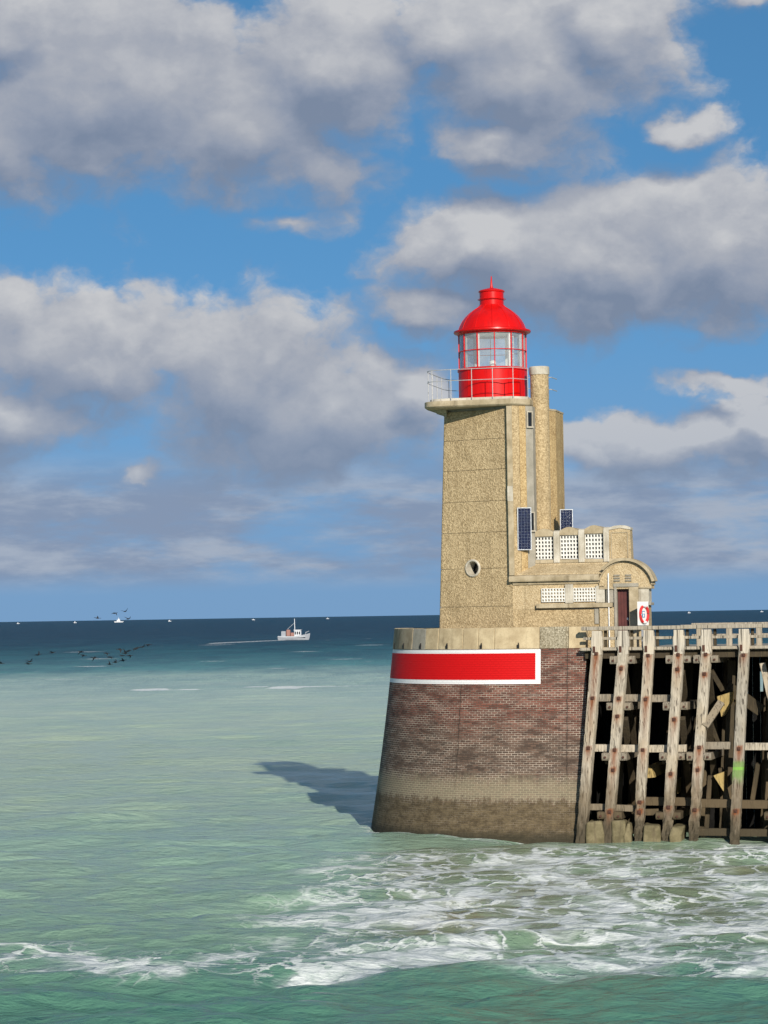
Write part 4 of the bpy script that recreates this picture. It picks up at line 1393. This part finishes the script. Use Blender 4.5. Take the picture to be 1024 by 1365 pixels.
MB().bar((4.6, 1.0, 2.6), (4.4, 1.3, 0.3), 0.18, 0.2, up=(0, 1, 0)).build('brace', 'timber_inner', jetty, bevel=0.02)
# sun slivers on the inner timbers, put into colour and shape as yellow pieces
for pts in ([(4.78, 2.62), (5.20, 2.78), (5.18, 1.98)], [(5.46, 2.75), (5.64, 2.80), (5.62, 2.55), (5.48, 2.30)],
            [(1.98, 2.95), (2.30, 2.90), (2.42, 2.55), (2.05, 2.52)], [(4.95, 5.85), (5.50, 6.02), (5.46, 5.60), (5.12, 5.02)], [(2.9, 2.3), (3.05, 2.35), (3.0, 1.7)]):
    MB().extrude_y(pts, 0.62, 4.94).build('sunlit_sliver', 'sunlit_inner', jetty)
# inner rows of piles
for i, (x, y) in enumerate([(0.9, 2.4), (3.1, 2.4), (4.3, 2.6), (5.4, 2.2), (7.0, 2.4), (8.9, 2.4), (1.2, 4.4), (3.4, 4.4), (5.0, 4.5), (6.7, 4.4), (8.6, 4.4)]):
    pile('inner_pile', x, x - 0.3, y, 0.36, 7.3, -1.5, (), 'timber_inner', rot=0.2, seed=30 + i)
# deck: edge beam, joists, planks
MB().box(-0.35, 11.2, 0.24, 0.52, 7.46, 7.74).build('edge_beam', 'timber_inner', jetty, bevel=0.02)
MB().box(-0.35, 11.2, 4.6, 4.9, 7.46, 7.74).build('edge_beam', 'timber_inner', jetty, bevel=0.02)
MB().box(-0.5, 11.3, -0.06, 0.22, 7.80, 7.93).build('deck_kerb', 'timber_rail', jetty, bevel=0.02)
for k in range(46):
    x0 = -0.45 + 0.256 * k
    MB().box(x0, x0 + 0.24, 0.225, 5.4, 7.76 + random.uniform(0, 0.008), 7.84 + random.uniform(-0.006, 0.008)).build('deck_plank', 'timber_rail', jetty)
MB().box(1.5, 6.5, 5.41, 12.0, 7.60, 7.85).build('apron_slab', 'conc_grey', jetty)
# front railing
MB().box(-0.42, 3.6, -0.20, 0.06, 8.64, 8.80).build('top_rail', 'timber_rail', jetty, bevel=0.025)
MB().box(3.604, 7.9, -0.20, 0.06, 8.65, 8.82).build('top_rail', 'timber_rail', jetty, bevel=0.025)
MB().box(7.904, 11.2, -0.20, 0.06, 8.65, 8.82).build('top_rail', 'timber_rail', jetty, bevel=0.025)
xs = [-0.4] + [p[0] for p in PILES]
for a, b in zip(xs[:-1], xs[1:]):
    MB().box(a + 0.02, b - 0.02, 0.02, 0.12, 8.24, 8.36).build('mid_rail', 'timber_rail', jetty, bevel=0.015)
    MB().box(b + 0.25, b + 0.37, 0.10, 0.24, 7.94, 8.63).build('rail_strut', 'timber_inner', jetty, bevel=0.015)
# far railing
for k in range(7):
    x = 3.6 + 1.25 * k
    MB().box(x, x + 0.24, 5.15, 5.40, 7.85, 8.72).build('rail_post', 'timber_rail', jetty, bevel=0.02)
MB().box(3.4, 11.2, 5.10, 5.42, 8.725, 8.86).build('top_rail', 'timber_rail', jetty, bevel=0.02)
MB().box(3.4, 11.2, 5.18, 5.30, 8.22, 8.38).build('mid_rail', 'timber_rail', jetty, bevel=0.02)
# tarred boarding closing the landward side
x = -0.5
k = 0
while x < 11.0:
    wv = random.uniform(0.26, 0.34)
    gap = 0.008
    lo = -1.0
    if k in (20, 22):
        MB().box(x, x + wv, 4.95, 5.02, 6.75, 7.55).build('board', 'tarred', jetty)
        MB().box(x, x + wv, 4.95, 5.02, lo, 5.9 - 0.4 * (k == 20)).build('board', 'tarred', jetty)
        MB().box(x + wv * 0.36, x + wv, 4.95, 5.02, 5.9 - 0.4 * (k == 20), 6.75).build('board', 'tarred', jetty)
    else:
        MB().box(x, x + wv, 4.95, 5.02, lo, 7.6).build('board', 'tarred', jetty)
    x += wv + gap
    k += 1
# footing stones between the first piles
for (x0, x1, h) in ((-0.22, 0.44, 0.82), (0.80, 1.32, 0.88), (1.34, 1.56, 0.76), (2.02, 2.72, 0.74), (3.18, 3.66, 0.66)):
    pts = []
    mb = MB()
    j = lambda s=0.085: random.uniform(-s, s)
    mb.loft([[(x0 + j(), -0.32 + j(), -0.8), (x1 + j(), -0.30 + j(), -0.8), (x1 + j(), 0.8, -0.8), (x0 + j(), 0.8, -0.8)],
             [(x0 + j(), -0.33 + j(), 0.25), (x1 + j(), -0.30 + j(), 0.25), (x1 + j(), 0.8, 0.25), (x0 + j(), 0.8, 0.25)],
             [(x0 + j(), -0.27 + j(), h + j()), (x1 + j(), -0.26 + j(), h + j()), (x1 + j(), 0.8, h + j()), (x0 + j(), 0.8, h + j())]]).build('footing_stone', 'footing', jetty, bevel=0.09, segs=3)

# the whole pile work rakes outwards towards the water
jetty.scale = (1.025, 1.0, 1.0)
for o in list(jetty.children_recursive):
    if o.type != 'MESH':
        continue
    if o.location.length > 1e-6:
        o.location.y -= 0.105 * max(0.0, 7.9 - o.location.z)
        continue
    n_ = len(o.data.vertices)
    c_ = np.empty(n_ * 3, np.float32)
    o.data.vertices.foreach_get('co', c_)
    c_ = c_.reshape(-1, 3)
    c_[:, 1] -= 0.105 * np.maximum(0.0, 7.9 - c_[:, 2])
    o.data.vertices.foreach_set('co', c_.ravel())
    o.data.update()

# ------------------------------------------------------------------ fishing boat out at sea
boat = thing('fishing_boat', 'small grey fishing boat with a mast trailing a white wake on the blue water', 'boat', (-37.5, 1040.0, -0.35), R_(-6))
sec = []
for t, bw, sheer in ((0.0, 1.7, 2.1), (0.15, 2.0, 2.0), (0.5, 2.1, 1.9), (0.75, 1.6, 2.3), (0.92, 0.7, 2.8), (1.0, 0.08, 3.1)):
    x = -6.4 + 12.8 * t
    sec.append([(x - 0.5 * (t > 0.9), -bw * 0.6, 0.0), (x, -bw, 1.1), (x + 0.3 * (t > 0.9), -bw, sheer), (x + 0.3 * (t > 0.9), bw, sheer), (x, bw, 1.1), (x - 0.5 * (t > 0.9), bw * 0.6, 0.0)])
MB().loft(sec).build('hull', 'hull', boat, smooth=True)
MB().box(-6.42, 5.0, -2.12, 2.12, 1.62, 1.80).build('rubbing_strake', 'boat_white', boat)
MB().box(0.3, 3.0, -1.5, 1.5, 1.9, 4.3).build('wheelhouse', 'boat_white', boat, bevel=0.1)
for k in range(3):
    MB().box(0.55 + 0.85 * k, 1.05 + 0.85 * k, -1.53, -1.5, 2.6, 3.8).build('window', 'dark_glass', boat)
MB().box(0.1, 3.2, -1.65, 1.65, 4.3, 4.55).build('cabin_roof', 'boat_white', boat, bevel=0.08)
MB().box(-5.0, -3.2, -1.6, 1.6, 1.9, 4.0).build('stern_gantry', 'hull', boat, bevel=0.1)
MB().box(-3.0, -1.4, -1.2, 1.2, 1.9, 4.6).build('net_drum', 'orange', boat, bevel=0.3)
MB().box(-1.2, 0.2, -1.3, 1.3, 1.9, 3.4).build('fish_crates', 'orange', boat, bevel=0.1)
MB().tube([(0.4, 0, 4.3), (0.3, 0, 9.0)], 0.16, 8).build('mast', 'boat_white', boat)
MB().tube([(0.35, 0, 7.4), (-2.6, 0, 4.8)], 0.06, 6).build('derrick', 'boat_white', boat)
MB().tube([(4.9, -1.2, 2.4), (4.9, -1.2, 3.4), (6.2, 0, 3.9), (4.9, 1.2, 3.4), (4.9, 1.2, 2.4)], 0.06, 6).build('bow_rail', 'boat_white', boat)

# ------------------------------------------------------------------ ships on the horizon


def world_at(px, py, Y):
    u = (px - 512) / 3400.0
    v = -(py - 682.5) / 3400.0
    c, s = math.cos(ROLL), math.sin(ROLL)
    ur, vr = u * c + v * s, -u * s + v * c
    cp, sp = math.cos(PITCH), math.sin(PITCH)
    d = Vector((ur, cp - vr * sp, sp + vr * cp))
    return Vector((0, 0, CAM_H)) + d * (Y / d.y)


p = world_at(158, 826, 9000)
sh = thing('white_ship', 'tiny white ship hull down on the horizon beneath the flying birds', 'ship', (p.x, p.y, 0))
MB().loft([[(-14, -3, 0), (12, -3, 0), (16, 0, 0), (12, 3, 0), (-14, 3, 0)], [(-15, -3.5, 4), (14, -3.5, 4), (19, 0, 4.6), (14, 3.5, 4), (-15, 3.5, 4)]]).build('hull', 'boat_white', sh)
MB().box(-6, 6, -2.5, 2.5, 4, 9).box(-2, 4, -2, 2, 9.002, 13).build('superstructure', 'boat_white', sh)
MB().tube([(0, 0, 13), (0, 0, 18)], 0.5, 6).build('mast', 'boat_white', sh)
for px_ in (24, 100, 226, 338, 437, 919, 1016):
    p = world_at(px_, 826, 9500)
    s_ = thing('sailing_boat', 'speck of a white sail far off on the horizon', 'sailboat', (p.x, p.y, 0), random.uniform(-0.5, 0.5), 'far sails on the horizon')
    hh = random.uniform(5, 8)
    MB().loft([[(-5, -1.5, 0), (5, -1, 0), (5, 1, 0), (-5, 1.5, 0)], [(-6, -2, 1.8), (6.5, -0.6, 2.1), (6.5, 0.6, 2.1), (-6, 2, 1.8)]]).build('hull', 'boat_white', s_)
    MB().loft([[(-4.5, -0.2, 2.2), (0.6, -0.2, 2.2), (0.6, 0.2, 2.2), (-4.5, 0.2, 2.2)], [(0.2, -0.15, hh), (0.7, -0.15, hh), (0.7, 0.15, hh), (0.2, 0.15, hh)]]).build('sail', 'boat_white', s_)

# ------------------------------------------------------------------ seabirds


def bird_meshes(flap):
    """body along +x, wings bent at the wrist, flap = height of the tips"""
    body = MB().loft([[(x, r * math.cos(t), z + r * math.sin(t)) for t in [2 * math.pi * k / 8 for k in range(8)]]
                      for x, r, z in ((-0.50, 0.01, 0.02), (-0.42, 0.05, 0.02), (-0.25, 0.08, 0.0), (0.0, 0.115, 0.0), (0.2, 0.09, 0.01), (0.34, 0.032, 0.03), (0.48, 0.04, 0.05), (0.54, 0.05, 0.06), (0.60, 0.035, 0.06), (0.70, 0.008, 0.05))]).mesh('bird_body')
    tail = MB().loft([[(-0.40, -0.04, 0.0), (-0.40, 0.04, 0.0), (-0.40, 0.04, 0.03), (-0.40, -0.04, 0.03)], [(-0.68, -0.10, 0.0), (-0.68, 0.10, 0.0), (-0.68, 0.10, 0.02), (-0.68, -0.10, 0.02)]]).mesh('bird_tail')
    wings = []
    for sg in (-1, 1):
        rings = []
        for u, ch, dx in ((0.05, 0.26, 0.0), (0.30, 0.27, 0.03), (0.50, 0.22, 0.02), (0.72, 0.13, -0.06), (0.86, 0.03, -0.16)):
            z = flap * (u / 0.86) ** (1.4 if flap > 0 else 1.8) + (0.10 * math.sin(u / 0.86 * math.pi) if flap <= 0 else 0)
            rings.append([(dx + ch / 2, sg * u, z + 0.04), (dx, sg * u, z + 0.062), (dx - ch / 2, sg * u, z + 0.035), (dx, sg * u, z + 0.03)])
        wings.append(MB().loft(rings).mesh('bird_wing'))
    for me in [body, tail] + wings:
        me.materials.append(M['feather'])
    return body, tail, wings


protos = [bird_meshes(f) for f in (0.42, 0.12, -0.34)]


def bird(px, py, D, k, rz, label, group):
    p = world_at(px, py, D)
    o = thing('flying_seabird', label, 'bird', p, rz, group)
    o.rotation_euler = (random.uniform(-0.5, 0.5), random.uniform(-0.2, 0.2), rz)
    o.scale = (1.15,) * 3
    b, t, w = protos[k]
    for nm, me in (('body', b), ('tail', t), ('wing', w[0]), ('wing', w[1])):
        c = bpy.data.objects.new(nm, me)
        link(c, o)


for i, (x, y) in enumerate([(130, 824), (153, 817.5), (167, 815), (171, 825)]):
    bird(x, y, 560, (1, 2, 0, 0)[i], (0.1, 0.7, 1.1, 0.9)[i], 'black seabird flying above the horizon line against the pale sky', 'birds above the horizon')
flock = [(1, 884), (40, 882), (38, 885), (51, 873), (70, 870), (108, 869), (111, 873.5), (126, 877), (142, 871), (147, 876), (160, 866), (167, 871), (163, 874), (173, 874), (171, 868), (164, 880.5), (154, 883), (146, 885.5), (180, 865), (183, 863.5), (190, 862.5), (198, 859.5)]
for i, (x, y) in enumerate(flock):
    bird(x, y, random.uniform(470, 540), random.randrange(3), random.uniform(-0.4, 0.9), 'black seabird flying low over the dark blue water in a loose flock', 'low flying flock of black seabirds')
